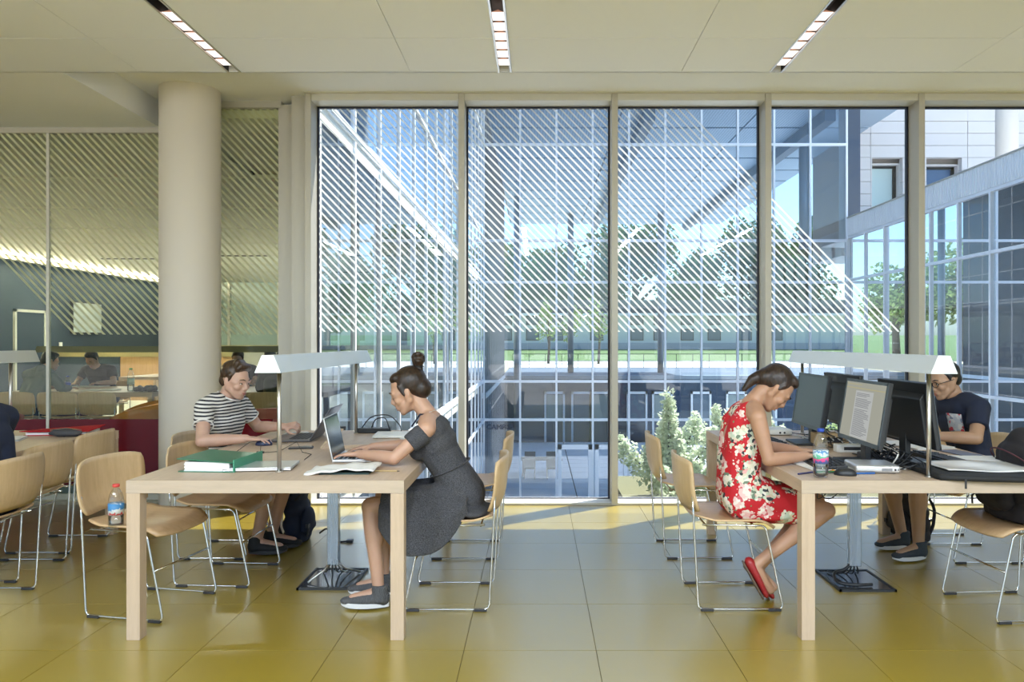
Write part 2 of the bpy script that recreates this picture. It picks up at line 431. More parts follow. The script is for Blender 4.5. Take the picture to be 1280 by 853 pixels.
# ================================================================ the next reading room (left wing)
M['annex_ceil'] = plain('annex_ceiling', (.80, .80, .74), .8, var=.03, scale=3)
M['bluewall'] = plain('blue_grey_wall', (.026, .045, .072), .6, var=.05, scale=3)
ac = MB()
ys = [6.66, 8.7, 10.66, 12.6, 14.56, 16.5, 18.5, 20.4, 22.3, 24.2]
for y0, y1 in zip(ys[:-1], ys[1:]): ac.b(-11.5, -2.0 if y0 > 7 else -3.3, y0 + (.05 if y0 > 7 else -.03), y1 - .03, 3.28, 3.33)
anc = tag(mk('ceiling_annex', MB().b(-11.6, -1.94, 6.62, 24.2, 3.35, 3.50), M['annex_ceil']), kind='structure')
mk('panel', ac, M['annex_ceil'], anc)
for y in ys[1:-1]: mk('slot', MB().b(-11.5, -2.0 if y > 9 else -3.3, y - .03, y + .05, 3.325, 3.35), M['slot'], anc)
tag(mk('wall_annex_left', MB().b(-11.7, -11.6, 6.62, 24.2, 0, 3.5), M['bluewall']), kind='structure')
dr = thing('door_1', kind='structure', loc=(-11.6, 17.1, 0))
mk('door_leaf', MB().b(0, .03, -.47, .47, 0, 2.04), M['bluewall'], dr)
f_ = MB(); f_.b(0, .05, -.53, -.47, 0, 2.1); f_.b(0, .05, .47, .53, 0, 2.1); f_.b(0, .05, -.53, .53, 2.04, 2.1); mk('door_frame', f_, M['frame_l'], dr)
M['cove'] = emit('cove_light', (1, .80, .50), 1.6)
COVE_WATTS = 330
cv = thing('cove_light', 'warm line of light along the top of the blue wall beyond the partition', 'light strip', (-11.5, 15, 3.2)); mk('light_strip', MB().b(-.08, -.05, -7.6, 8.2, -.01, .06), M['cove'], cv); mk('shelf', MB().b(-.10, .06, -7.6, 8.2, -.04, -.02), M['frame'], cv)
li = bpy.data.lights.new('cove_lamp', 'AREA'); li.shape = 'RECTANGLE'; li.size = .12; li.size_y = 15; li.energy = COVE_WATTS; li.color = (1, .90, .72); lo = bpy.data.objects.new('cove_lamp', li); lo.location = (.04, .3, .0); lo.rotation_euler = (0, math.radians(-158), 0); lo.parent = cv; COL.objects.link(lo)
ms = thing('wall_screen', 'pale square wall screen on the blue wall beyond the partition', 'screen', (-11.55, 19.2, 1.98)); mk('panel', MB().b(-.04, .03, -.62, .62, -.40, .40), M['black'], ms); mk('screen_face', MB().b(.03, .035, -.59, .59, -.37, .37), plain('pale_screen', (.60, .66, .66), .25, var=.12, scale=3), ms)
sw = thing('wall_switch', 'small white switch plate on the blue wall beyond the door', 'switch', (-11.59, 18.2, 1.25)); mk('switch_plate', MB().b(0, .02, -.06, .06, -.11, .11), M['white'], sw, bevel=.005); mk('rocker', MB().b(.02, .026, -.03, .03, -.05, .05), M['white'], sw)
# low wooden screen at the end of the room
ws = thing('wooden_screen', 'low wooden dividing screen behind the tables beyond the partition', 'screen', (-8.3, 17.6, 0))
mk('screen_panel', MB().b(-3.1, -1.5, -.03, .03, 0, 1.02), M['bluewall'], ws); mk('screen_panel', MB().b(-1.48, 1.2, -.03, .03, 0, 1.02), wood('screen_wood', (.50, .30, .14), (.42, .24, .10), 'Z'), ws); mk('top_rail', MB().b(-3.1, 1.2, -.05, .05, 1.02, 1.16), plain('olive_rail', (.33, .27, .12), .5), ws)  # left panel is dark blue to stand for shade on the screen
# end glazing of the annex
aw = thing('wall_annex_back', kind='structure')
M['tealpane'] = plain('pale_teal_pane', (.36, .47, .46), .25, var=.05)
M['glass_clear'] = glass('clear_glass', (.60, .74, .72), .04)
mk('low_panel', MB().b(-11.5, -2.0, 24.12, 24.2, .02, 1.02), plain('pale_low_panel', (.66, .66, .62), .6), aw)
for i in range(6):
    x0 = -11.55 + i * 1.6
    link('pane', MB().add([(x0 + .04, 24.2, .05), (x0 + 1.56, 24.2, .05), (x0 + 1.56, 24.2, 3.3), (x0 + .04, 24.2, 3.3)], [(0, 1, 2, 3)]).mesh('pane'), M['glass_clear'] if i > 2 else M['tealpane'], aw)
    mk('mullion', MB().b(x0 - .04, x0 + .04, 24.14, 24.26, 0, 3.35), M['frame_l'], aw)
mk('mid_rail', MB().b(-11.5, -2.0, 24.1, 24.26, 1.02, 1.26), plain('olive_beam', (.42, .40, .22), .6), aw)

# ================================================================ the courtyard
M['paver'] = plain('courtyard_paving', (.74, .80, .88), .75, var=.1, scale=1.5)
M['paver_joint'] = plain('paving_joint', (.10, .12, .15), .9)
gr = tag(mk('ground', MB().b(-40, 60, 6.6, 58, -4.9, -4.63), M['paver_joint']), kind='structure')
pv = MB(); pv.b(0, 3.9, 0, 1.22, -.03, 0); pme = pv.mesh('slab'); pme.materials.append(M['paver'])
for i in range(5):
    for j in range(23):
        if 8 + j * 1.27 > 44: continue
        link('slab', pme, None, gr, (-2.4 + i * 3.95, 15.2 + j * 1.27, -4.60))
UM = MB().add([(0, 0, 0), (1, 0, 0), (1, 0, 1), (0, 0, 1)], [(0, 1, 2, 3)]).mesh('pane')
def curtain(name, loc, rz, us, zs, mat, w=.035, dep=.10, skip=lambda i, j: False, wz=None):
    """curtain wall: local x along the wall, one pane object for each field, one mullion or transom object for each bar"""
    r = thing(name, kind='structure', loc=loc, rz=rz)
    me = UM.copy(); me.materials.append(mat)
    for i in range(len(us) - 1):
        for j in range(len(zs) - 1):
            if skip(i, j): continue
            o = link('pane', me, None, r, (us[i], 0, zs[j])); o.scale = (us[i + 1] - us[i], 1, zs[j + 1] - zs[j])
    bm = MB().b(-w / 2, w / 2, -dep / 2, dep / 2, zs[0], zs[-1]).mesh('mullion'); bm.materials.append(M['mull_w'])
    for u in us: link('mullion', bm, None, r, (u, 0, 0))
    tm_ = MB().b(us[0], us[-1], -dep / 2 - .01, dep / 2 + .01, -(wz or w) / 2, (wz or w) / 2).mesh('transom'); tm_.materials.append(M['mull_w'])
    for z in zs: link('transom', tm_, None, r, (0, 0, z))
    return r
YB = 27.1
UB = [-1.94 + 1.31 * i for i in range(11)]
ZB = [-4.6, -1.45, -.066, 3.52, 5.02, 8.49, 10.3, 12.2]
cbk = curtain('wall_courtyard_back', (0, YB, 0), 0, UB, ZB, M['glass_back'], .07, .12, skip=lambda i, j: j == 0 and i in (2, 3), wz=.09)
UL = [6.62 + 1.28 * i for i in range(17)]
ZL = [-4.6, -1.45, 0, 3.55, 5.05, 8.49, 10.3]
cl = curtain('wall_courtyard_left', (-1.94, 0, 0), PI / 2, UL, ZL, M['glass_out'], .05, .05, wz=.05)
mk('slab_edge', MB().b(6.62, 27.1, -.03, .05, -.10, .02), M['mull_w'], cl); mk('slab_edge', MB().b(6.62, 27.1, -.02, .04, 3.49, 3.56), M['mull_w'], cl)
UR = [12.9 + 1.42 * i for i in range(11)]
ZR = [-4.6, -1.45, 0, 3.59, 5.12]
cr = curtain('wall_courtyard_right', (11.25, 0, 0), PI / 2, UR, ZR, M['glass_dark'], .08, .10, wz=.08)
M['parapet'] = plain('white_ribbed_metal', (.86, .87, .88), .45, var=.02)
pp = MB(); pp.b(.01, 1.41, -.06, .06, 5.17, 5.82)
for k in range(14): pp.b(.03 + k * .1, .06 + k * .1, .06, .085, 5.18, 5.81)
ppm = pp.mesh('parapet_panel'); ppm.materials.append(M['parapet'])
for u in UR[:-1]: link('parapet_panel', ppm, None, cr, (u, 0, 0))
mk('coping', MB().b(UR[0], UR[-1], -.12, .10, 5.82, 5.86), M['frame'], cr)
M['innerwall'] = plain('inner_wall', (.58, .60, .56), .8)
lwg = thing('left_wing', 'upper floor of the glazed left wing along the courtyard', 'building', (-2.1, 6.7, 3.52)); mk('upper_wall', MB().b(-4.2, -4.0, 0, 20.3, .05, 6.6), plain('upper_wall_grey', (.30, .34, .40), .8), lwg); mk('upper_ceiling', MB().b(-4.2, 0, 0, 20.3, 6.6, 6.75), M['innerwall'], lwg); mk('upper_floor', MB().b(-4.2, 0, 0, 20.3, 0, .05), M['innerwall'], lwg)
# door in the back glazing at courtyard level
dd = thing('door_2', kind='structure', loc=(0, YB, -4.6))
fr_ = MB()
for x0, x1 in ((UB[2] + .05, UB[3] - .02), (UB[3] + .08, UB[4] - .05)):
    fr_.b(x0, x0 + .14, -.06, .06, 0, 2.25); fr_.b(x1 - .14, x1, -.06, .06, 0, 2.25); fr_.b(x0, x1, -.06, .06, 2.08, 2.25)
    link('pane', MB().add([(x0 + .1, 0, .1), (x1 - .1, 0, .1), (x1 - .1, 0, 2.1), (x0 + .1, 0, 2.1)], [(0, 1, 2, 3)]).mesh('pane'), M['glass_out'], dd)
mk('door_frame', fr_, M['mull_w'], dd)
mk('overpanel', MB().b(UB[2], UB[4], -.02, .02, 2.27, 3.12), M['glass_back'], dd)
# right wing interior
rw = thing('right_wing', 'glazed right wing of the building across the courtyard with dark rooms inside', 'building', (11.4, 13, 0))
mk('floor_slab', MB().b(0, 8, -4, 14.0, -.35, -.02), M['innerwall'], rw); mk('floor_slab', MB().b(0.05, 8, -4, 14.0, 3.28, 3.55), M['innerwall'], rw)
mk('end_wall', MB().b(.4, 8, 13.7, 13.9, -4.6, 5.2), plain('end_wall_grey', (.16, .18, .20), .8), rw); mk('roof', MB().b(.1, 14, -4, 17.5, 5.2, 5.6), plain('bounce_roof', (.62, .62, .62), .9), rw); mk('back_wall', MB().b(8, 8.2, -4, 14.0, -4.6, 5.4), M['innerwall'], rw)  # unseen roof top, coloured pale to bounce sun onto the stone building
M['beigecol'] = plain('beige_column', (.50, .44, .34), .8)
for x, y in ((1.2, 3.4), (1.2, 6.6), (1.2, 9.8), (4, 5), (4, 9.5), (1.2, .2)): mk('inner_column', MB().b(x - .2, x + .2, y - .2, y + .2, -4.6, 5.2), M['beigecol'], rw)
rl = MB()
for k in range(90): rl.b(2.4, 2.42, -3 + k * .19, -2.98 + k * .19, 0, 1.05)
rl.b(2.38, 2.44, -3, 14.5, 1.03, 1.08); tag(mk('balustrade', rl, M['black'], rw), kind='stuff')
# stone block beyond the right wing, built course by course
M['stone'] = plain('pale_stone', (.88, .83, .80), .8, var=.07, scale=2)
sb = thing('stone_building', 'pale stone clad building above the white parapet, deep windows and a round pilaster', 'building', (12.8, 31, 5.0))
mk('core_wall', MB().b(.05, 14, .70, 4, 0, 12), plain('stone_backing', (.55, .50, .47), .9), sb)
W1, W2 = (1.05, 2.30, 1.2, 3.78), (3.30, 4.75, 1.8, 3.74)
wid = {}
rs = random.Random(4)
CW = [.0, .98, 3.0, 5.0, 6.45, 8.0, 9.9, 11.8, 14]
for j in range(24):
    z = j * .5
    xs = CW if j % 7 else CW
    for x0, x1 in zip(xs[:-1], xs[1:]):
        off = (.0 if j % 2 else .0)
        segs = [(x0, x1)]
        for wa, wb, za, zb in (W1, W2):
            if z + .45 > za and z < zb:
                ns = []
                for a, b2 in segs:
                    if b2 <= wa or a >= wb: ns.append((a, b2))
                    else:
                        if a < wa - .05: ns.append((a, wa))
                        if b2 > wb + .05: ns.append((wb, b2))
                segs = ns
        for a, b2 in segs:
            key = (round(b2 - a, 2),)
            if key not in wid:
                wid[key] = MB().b(0, b2 - a - .02, 0, .3, 0, .48).mesh('stone'); wid[key].materials.append(M['stone'])
            link('stone', wid[key], None, sb, (a, rs.uniform(-.012, .012), z))
for (a, b2, za, zb), gcol in ((W1, (.62, .76, .74)), (W2, (.10, .17, .30))):
    wf = MB(); wf.b(a, a + .1, .55, .65, za, zb); wf.b(b2 - .16, b2, .55, .65, za, zb); wf.b(a, b2, .55, .65, zb - .12, zb)
    if gcol[0] < .3: wf.b(a, b2, .55, .65, 2.35, 2.45)
    o = mk('window', wf, M['black'], sb); mk('pane', MB().b(a, b2, .60, .62, za, zb), plain('far_pane', gcol, .08, var=0), o)
    mk('reveal', MB().b(b2 - .02, b2 + .03, .28, .62, za, zb).b(a - .03, a + .02, .28, .62, za, zb).b(a, b2, .28, .62, zb - .02, zb + .03), M['stone'], sb)
mk('pilaster', MB().cyl((4.35, -3.6, -1), (4.35, -3.6, 12), .37, n=32), M['concrete'], sb, True)
fn_ = thing('dark_fascia', 'dark vertical metal fascia closing the end of the courtyard glazing', 'fascia', (11.42, 27.2, 5.0)); mk('cladding', MB().b(-.27, .28, -.02, .5, .1, 8), plain('dark_zinc', (.10, .115, .15), .35, .4), fn_); mk('edge_trim', MB().b(-.29, -.27, -.03, .5, .1, 8), M['mull_w'], fn_)
# canopy over the open terrace behind the back glazing
cp = thing('canopy_roof', 'wide flat canopy with perforated blue-grey metal soffit behind the courtyard glazing', 'roof', (0, 0, 9.9))
t = NT('perforated_metal'); v = t.coord((9, 9, 9)); vo = t.n('TexVoronoi', i_Vector=v, i_Scale=1.0, i_Randomness=0.0)
t.pbr(t.mix(t.math('LESS_THAN', vo.outputs[0], .28), (.40, .53, .68), (.20, .28, .40)), .45, .2); M['perf'] = t.m
p0, sp = 27.4, 2.47
sm = MB().b(0, 5.0, .10, sp - .10, 0, .06).mesh('soffit_panel'); sm.materials.append(M['perf'])
for k in range(11):
    for i in range(3): link('soffit_panel', sm, None, cp, (-1.9 + i * 5.06, p0 + k * sp, 0))
mk('deck', MB().b(-2, 13.3, p0, p0 + 11 * sp, .12, .6), plain('canopy_deck', (.10, .13, .18), .7), cp)
for x in (4.1, 10.7): mk('beam', MB().b(x - .2, x + .2, p0, p0 + 11 * sp, -.45, .1), plain('canopy_beam', (.12, .15, .20), .5), cp)
dw = thing('dark_side_wall', 'dark wall running on behind the left wing under the canopy', 'wall', (-2.1, 27.3, -4.6)); mk('cladding', MB().b(-.2, .2, 0, 15.7, 0, 14.4), plain('dark_side', (.05, .065, .09), .5), dw); mk('base_strip', MB().b(.2, .24, 0, 15.7, 3.9, 4.1), M['mull_w'], dw)
M['post'] = plain('canopy_post', (.26, .30, .36), .4, .3)
for x, y, z0 in ((11.5, 32.4, -4.5), (2.2, 50, -10.6), (8.2, 50, -10.6), (-1.2, 44, -14.3)): mk('post', MB().cyl((x, y, z0), (x, y, .05), .2, n=20), M['post'], cp, True)
# glazed front built to stand in for the reflected near lower floor
lf = thing('mirrored_front', 'dark glazed front standing in for the reflection of the near lower floor', 'facade', (0, 44.6, -4.6))
mk('dark_glazing', MB().b(-2, 20, 0, .2, 0, 3.75), plain('dark_front', (.045, .075, .13), .12), lf)
for i, x in enumerate((.4, 2.0, 3.1, 5.3, 6.8, 9.1, 11.2, 13)):
    f_ = MB(); f_.b(x, x + .12, -.1, 0, 0, 3.0); f_.b(x + 1.1, x + 1.22, -.1, 0, 0, 3.0); f_.b(x, x + 1.22, -.1, 0, 2.85, 3.0); mk('frame', f_, M['mull_w'], lf)
    mk('pale_panel', MB().b(x + .15, x + 1.07, -.05, -.01, 1.2, 2.8), plain('pale_front', [(.30, .36, .36), (.14, .19, .25)][i % 2], .2), lf)
mk('deck_edge', MB().b(-2, 30, -.2, .3, 3.75, 3.95), plain('deck_edge', (.30, .36, .42), .6), lf)
tag(mk('street_deck', MB().b(-2.2, 60, 44.5, 60, -1.0, -.72), plain('deck_pavers', (.10, .13, .17), .6)), kind='structure')  # the canopy's shadow is put into the dark deck colour
tag(mk('street', MB().b(-90, 120, 60, 80, -1.2, -.70), plain('pale_street', (.70, .68, .64), .8)), kind='structure')
t = NT('lawn'); v = t.coord(); n = t.noise(v, .6, 5); n2 = t.noise(v, 9, 3); t.pbr(t.mix(t.math('MULTIPLY', t.math('ADD', n.outputs[0], n2.outputs[0]), .5), (.065, .12, .03), (.13, .19, .055)), .9); M['lawn'] = t.m
lw = MB().add([(-90, 80, -.68), (120, 80, -.68), (120, 96, .35), (-90, 96, .35)], [(0, 1, 2, 3)]); lw.add([(-90, 96, .35), (120, 96, .35), (120, 200, 3), (-90, 200, 3)], [(0, 1, 2, 3)])
tag(mk('lawn', lw, M['lawn']), kind='structure')
l2 = MB().b(-60, -2.3, 24.4, 40, -5, -.16); tag(mk('lawn_side', l2, M['lawn']), kind='structure')
tag(mk('sandy_path', MB().b(-60, -2.3, 40, 60, -5, -.16), plain('sand_path', (.58, .50, .34), .9)), kind='structure')
tag(mk('ground_front', MB().b(-60, 60, -40, -3.6, -1, -.25), plain('front_paving', (.62, .60, .55), .9)), kind='structure')
# far building across the lawn
fb = thing('street_building', 'long pale two storey building across the lawn with small dark windows', 'building', (0, 97, .3))
mk('wall', MB().b(-8, 70, 0, 8, 0, 4.6), plain('far_render', (.62, .64, .60), .85), fb); mk('stone_base', MB().b(-8, 70, -.3, 0, 0, .9), plain('far_plinth', (.42, .43, .45), .85), fb)
mk('roof', MB().b(-8.5, 70, -.8, 9, 4.6, 6.4), plain('far_roof', (.07, .08, .10), .5), fb); mk('gutter', MB().b(-8.5, 70, -1.0, -.8, 4.4, 4.7), plain('far_gutter', (.75, .77, .78), .6), fb)
for i, x in enumerate((-5, -1.5, 1.6, 6.8, 12, 15, 18.5, 22, 26, 30)):
    for z in (1.2, 3.2):
        o = mk('window', MB().b(x, x + 1.7, -.06, .1, z, z + 1.2 + .3 * (z < 2)), M['black'], fb); mk('pane', MB().b(x + .1, x + 1.6, -.09, -.06, z + .1, z + 1.1 + .3 * (z < 2)), plain('far_window', (.12, .16, .2), .1, var=0), o)
fn = thing('street_fence', 'thin dark railing along the street edge beyond the terrace', 'fence', (0, 59.5, -.7))
for i in range(30): mk('fence_post', MB().b(-2 + i * 1.3, -1.96 + i * 1.3, 0, .04, 0, 1.1), M['black'], fn)
mk('fence_rail', MB().b(-2, 36, 0, .04, 1.05, 1.1), M['black'], fn); mk('fence_rail', MB().b(-2, 36, 0, .04, .5, .53), M['black'], fn)
# trees
def leafmat(name, a, b):
    t = NT(name); oi = t.n('NewGeometry'); v = t.coord(); n = t.noise(v, 1.2, 3); r = t.math('MULTIPLY', t.math('ADD', n.outputs[0], oi.outputs['Random Per Island']), .5)
    c = t.mix(r, a, b); df = t.n('BsdfDiffuse', i_Color=c); tl = t.n('BsdfTranslucent', i_Color=c); mx = t.n('MixShader', i_0=.4, i_1=df, i_2=tl); t.t.links.new(mx.outputs[0], t.out.inputs[0]); return t.m
M['leaf'] = leafmat('tree_leaf', (.025, .07, .018), (.11, .20, .05)); M['leaf2'] = leafmat('tree_leaf_pale', (.09, .17, .05), (.30, .38, .14))
M['bark'] = plain('bark', (.08, .06, .05), .9, var=.2)
def leaves(rng, blobs, n, size):
    vs = []; fs = []
    for _ in range(n):
        c, r = rng.choice(blobs)
        d = V((rng.gauss(0, 1), rng.gauss(0, 1), rng.gauss(0, 1))).normalized() * (rng.random() ** .4)
        p = V(c) + V((d.x * r[0], d.y * r[1], d.z * r[2])); s = size * rng.uniform(.6, 1.3)
        a = V((rng.gauss(0, 1), rng.gauss(0, 1), rng.gauss(0, .7))).normalized(); b = a.orthogonal().normalized(); b.rotate(Matrix.Rotation(rng.random() * 6, 3, a)); o = len(vs)
        vs += [p - a * s * .6, p + b * s * .32, p + a * s * .6, p - b * s * .32]; fs.append((o, o + 1, o + 2, o + 3))
    m = MB(); m.v = [tuple(q) for q in vs]; m.f = fs; m.m = [0] * len(fs); return m
def tree(label, x, y, z, h, w, mat, seed, n=1600, leaf=.5):
    rng = random.Random(seed); t = thing('leafy_tree', label, 'tree', (x, y, z), group='trees beyond the lawn')
    tk = MB(); tk.tube([(0, 0, 0), (.1, 0, h * .3), (0, .1, h * .7)], [w * .05, w * .04, w * .015], 8)
    for k in range(5): a = rng.random() * 6; tk.tube([(0, 0, h * (.3 + .07 * k)), (math.cos(a) * w * .3, math.sin(a) * w * .3, h * (.5 + .07 * k))], [w * .02, w * .008], 6)
    mk('trunk', tk, M['bark'], t, True)
    bl = [((rng.uniform(-.28, .28) * w, rng.uniform(-.28, .28) * w, h * rng.uniform(.38, .82)), (w * .24, w * .24, h * .17)) for _ in range(9)]
    tag(mk('crown', leaves(rng, bl, n, leaf), mat, t), kind='stuff'); return t
TL = [('broad tree beyond the lawn, seen left of the middle mullion', 0.4, 118, .6, 17, 13), ('round tree beyond the lawn, seen just right of the middle mullion', 7.5, 112, .6, 18.5, 13), ('tallest tree beyond the lawn, in the middle of the third window', 15, 116, .6, 20, 14), ('tree beyond the lawn at the right end of the third window', 23, 114, .6, 18, 13),
      ('tree beyond the lawn under the canopy edge in the fourth window', 31, 108, .6, 20, 12), ('tree behind the dark fascia, beside the canopy post', 39, 112, .6, 20, 13), ('tree beyond the lawn farthest to the left of the terrace', -8, 115, .6, 17, 12)]
for i, (lb, x, y, z, h, w) in enumerate(TL): tree(lb, x, y, z, h, w, M['leaf'], 20 + i, 4200, .75)
TA = [('bushy tree on the lawn behind the left wing, seen beside the striped shirt', -13.5, 46, -.2, 9, 7), ('pale tree on the lawn behind the left wing, seen above the desk lamp', -10.5, 58, -.2, 10, 8), ('tree on the lawn behind the left wing, seen above the bun', -7.2, 62, -.2, 9.5, 7), ('tree at the sandy path behind the left wing, seen by the corner mullion', -16.5, 52, -.2, 10, 8), ('tree behind the left wing at the far end of the blue wall', -21, 45, -.2, 11, 8)]
for i, (lb, x, y, z, h, w) in enumerate(TA): tree(lb, x, y, z, h, w, M['leaf2'], 40 + i, 2000, .45)
for i, (lb, x, y) in enumerate((('thin street tree by the railing, first from the courtyard corner', 1.0, 70), ('thin street tree by the railing, second from the courtyard corner', 3.2, 71), ('thin street tree by the railing, near the third window', 5.6, 69))):
    tree(lb, x, y, -.7, 6.5, 2.6, M['leaf2'], 60 + i, 350, .28)
# terrace tables and chairs
def terrace_set(x, y, k):
    t = thing('terrace_table', 'dark slatted terrace table standing on the paving behind the courtyard glass', 'table', (x, y, -4.6))
    tm = MB().b(-.95, .95, -.06, .06, .70, .74).mesh('slat'); tm.materials.append(M['blackmat'])
    for i in range(6): link('slat', tm, None, t, (0, -.375 + i * .15, 0))
    for sx in (-.8, .8):
        for sy in (-.35, .35): mk('leg', MB().b(sx - .03, sx + .03, sy - .03, sy + .03, 0, .70), M['blackmat'], t)
    first = None
    for i, (dx, dy, rz, w) in enumerate(((-.5, -.85, 0, 'near side, toward the corner'), (.5, -.85, 0, 'near side, toward the door'), (-.5, .85, PI, 'far side, toward the corner'), (.5, .85, PI, 'far side, toward the door'))):
        lb = 'dark slatted terrace chair at the %s of the terrace table' % w
        if first is None:
            c = first = thing('terrace_chair', lb, 'chair', (x + dx, y + dy, -4.6), rz, 'terrace chairs')
            mk('seat', MB().b(-.25, .25, -.22, .25, .42, .46), M['blackmat'], c); mk('backrest', MB().b(-.25, .25, -.27, -.23, .52, .88), M['blackmat'], c)
            for sx in (-.23, .23):
                mk('leg', MB().b(sx - .02, sx + .02, -.25, -.21, 0, .88), M['blackmat'], c); mk('leg', MB().b(sx - .02, sx + .02, .21, .25, 0, .44), M['blackmat'], c)
        else: dup(first, (x + dx, y + dy, -4.6), rz, lb)
terrace_set(.15, 33.6, 0)
# lettering on the dark return of the left wing glazing
def text(name, s, size, mat, parent, loc, rot=(PI / 2, 0, 0), ext=.002, align='CENTER'):
    cu = bpy.data.curves.new(name, 'FONT'); cu.body = s; cu.size = size; cu.extrude = ext; cu.align_x = align; cu.align_y = 'CENTER'; cu.materials.append(mat)
    o = bpy.data.objects.new(name, cu); COL.objects.link(o); o.location = loc; o.rotation_euler = rot; o.parent = parent; return o
text('lettering', 'CAMPUS', .26, plain('sign_ink', (.02, .05, .10), .5), cbk, (-1.35, -.09, -1.72))
# planting bed outside the windows with silvery bushes
tag(mk('planting_bed', MB().b(.92, 8.5, 6.75, 9.35, -4.6, -.30), plain('bed_soil', (.13, .13, .07), .95, var=.2)), kind='structure')
M['silverleaf'] = leafmat('silver_leaf', (.42, .50, .34), (.90, .95, .82)); M['greenleaf'] = leafmat('green_leaf', (.14, .24, .08), (.55, .66, .38))
def bush(label, x, y, h, w, seed, n, mat=None):
    rng = random.Random(seed); t = thing('silvery_bush', label, 'bush', (x, y, -.30), group='bushes outside the window')
    st = MB(); bl = []
    for k in range(11):
        a = rng.random() * 6.3; q = rng.uniform(.15, 1) * w * .5; hh = h * rng.uniform(.5, 1) * (1 - .35 * q / (w * .5))
        e = V((math.cos(a) * q, math.sin(a) * q * .7, hh)); m_ = V((e.x * .5, e.y * .5, hh * .55)); st.tube([(0, 0, 0), m_, e], [.014, .009, .004], 5)
        for f in (.35, .55, .75, .92): c = V((0, 0, 0)).lerp(m_, f * 2) if f < .5 else m_.lerp(e, f * 2 - 1); bl.append((c, (.16 * w * (1.15 - f * .8), .13 * w * (1.15 - f * .8), .13 * h)))
    mk('stem', st, M['bark'], t, True); tag(mk('foliage', leaves(rng, bl, n, .052), mat or M['silverleaf'], t), kind='stuff')
bush('tall silvery bush outside the window, right beside the middle mullion', 1.42, 8.1, 1.30, 1.25, 1, 6500)
bush('silvery bush outside the window behind the floral dress', 2.30, 8.6, 1.22, 1.15, 2, 5200)
bush('low green bush outside the window under the first monitor row', 3.4, 8.5, .80, 1.2, 3, 3200, M['greenleaf'])
bush('low green bush outside the window behind the man in navy', 4.7, 8.5, .75, 1.3, 4, 2600, M['greenleaf'])
bush('small low bush spreading at the foot of the middle mullion', 1.36, 7.3, .62, .85, 5, 3600)
# ================================================================ tables
TH = .738
def make_table(label, x0, x1, y0=3.457, y1=5.41):
    cx, cy = (x0 + x1) / 2, (y0 + y1) / 2; hw, hd = (x1 - x0) / 2, (y1 - y0) / 2
    t = thing('library_table', label, 'table', (cx, cy, 0), 0, 'maple library tables')
    mk('tabletop', MB().b(-hw, hw, -hd, hd, TH - .059, TH), M['maple'], t, bevel=.002)
    for s in (-1, 1): mk('edge_band', MB().b(-hw - .0008, hw + .0008, s * hd - .001, s * hd + .0015, TH - .0585, TH - .0005), M['maple_end'], t)
    for sx in (-1, 1):
        for sy in (-1, 1): mk('leg', MB().box((sx * (hw - .031), sy * (hd - .031), (TH - .06) / 2), (.062, .062, TH - .06)), M['maple_leg'], t, bevel=.0015)
    return t
make_table('maple table with open laptops and a green binder on it', -1.897, -.617)
make_table('maple table with four monitors on it', 1.218, 2.52)
make_table('maple table at the left edge, papers and a red folder on it', -4.31, -3.025)
# cable columns with glossy floor plates
M['duct'] = NT('clear_duct'); _t = M['duct']; M['duct'] = _t.m
_tr = _t.n('BsdfTransparent', i_Color=(.80, .84, .88)); _gl = _t.n('BsdfPrincipled'); _gl.inputs['Base Color'].default_value = (.45, .48, .52, 1); _gl.inputs['Metallic'].default_value = 1; _gl.inputs['Roughness'].default_value = .12
_mx = _t.n('MixShader', i_0=.72, i_1=_tr, i_2=_gl); _t.t.links.new(_mx.outputs[0], _t.out.inputs[0])
M['plate'] = plain('dark_mirror_plate', (.10, .11, .13), .09, .6, var=.02)
def cable_column(label, x, y, kind):
    t = thing('cable_column', label, 'cable duct', (x, y, 0), 0)
    mk('base_plate', MB().b(-.15, .15, -.18, .18, 0, .008), M['plate'], t, bevel=.002)
    rim = MB(); rim.b(-.157, .157, -.187, -.175, 0, .013); rim.b(-.157, .157, .175, .187, 0, .013); rim.b(-.157, -.145, -.187, .187, 0, .013); rim.b(.145, .157, -.187, .187, 0, .013); mk('plate_rim', rim, M['black'], t)
    mk('duct', MB().b(-.034, .034, -.022, .022, .09, TH - .06), M['duct'], t, bevel=.004)
    cb = MB()
    for k in range(4): cb.tube(fillet([(-.015 + .01 * k, 0, TH - .06), (-.02 + .013 * k, .004, .4), (-.01 + .006 * k, 0, .12), (-.05 + .03 * k, .03, .03), (-.10 + .055 * k, .14, .016)], .08, 5), .0045, 8)
    mk('cables', cb, M['black'] if kind else M['steel'], t, True)
    if kind:
        lp = MB(); lp.tube(fillet([(0, 0, .13), (-.05, -.01, .07), (-.13, -.02, .06), (-.14, -.09, .022), (-.06, -.13, .02), (.05, -.12, .02)], .05, 6), .009, 10); mk('cable_loop', lp, M['black'], t, True)
    else:
        lp = MB(); lp.tube([(-.01, 0, .12), (-.05, -.02, .06), (-.12, -.10, .016)], .006, 8); lp.tube([(.01, 0, .12), (.06, .02, .06), (.13, .10, .016)], .006, 8); mk('brace', lp, M['steel'], t, True)
    return t
cable_column('clear cable duct on a dark mirror plate under the table with the green binder', -1.18, 4.34, 0)
cable_column('cable duct full of black cables on a dark mirror plate under the monitor table', 1.82, 4.31, 1)
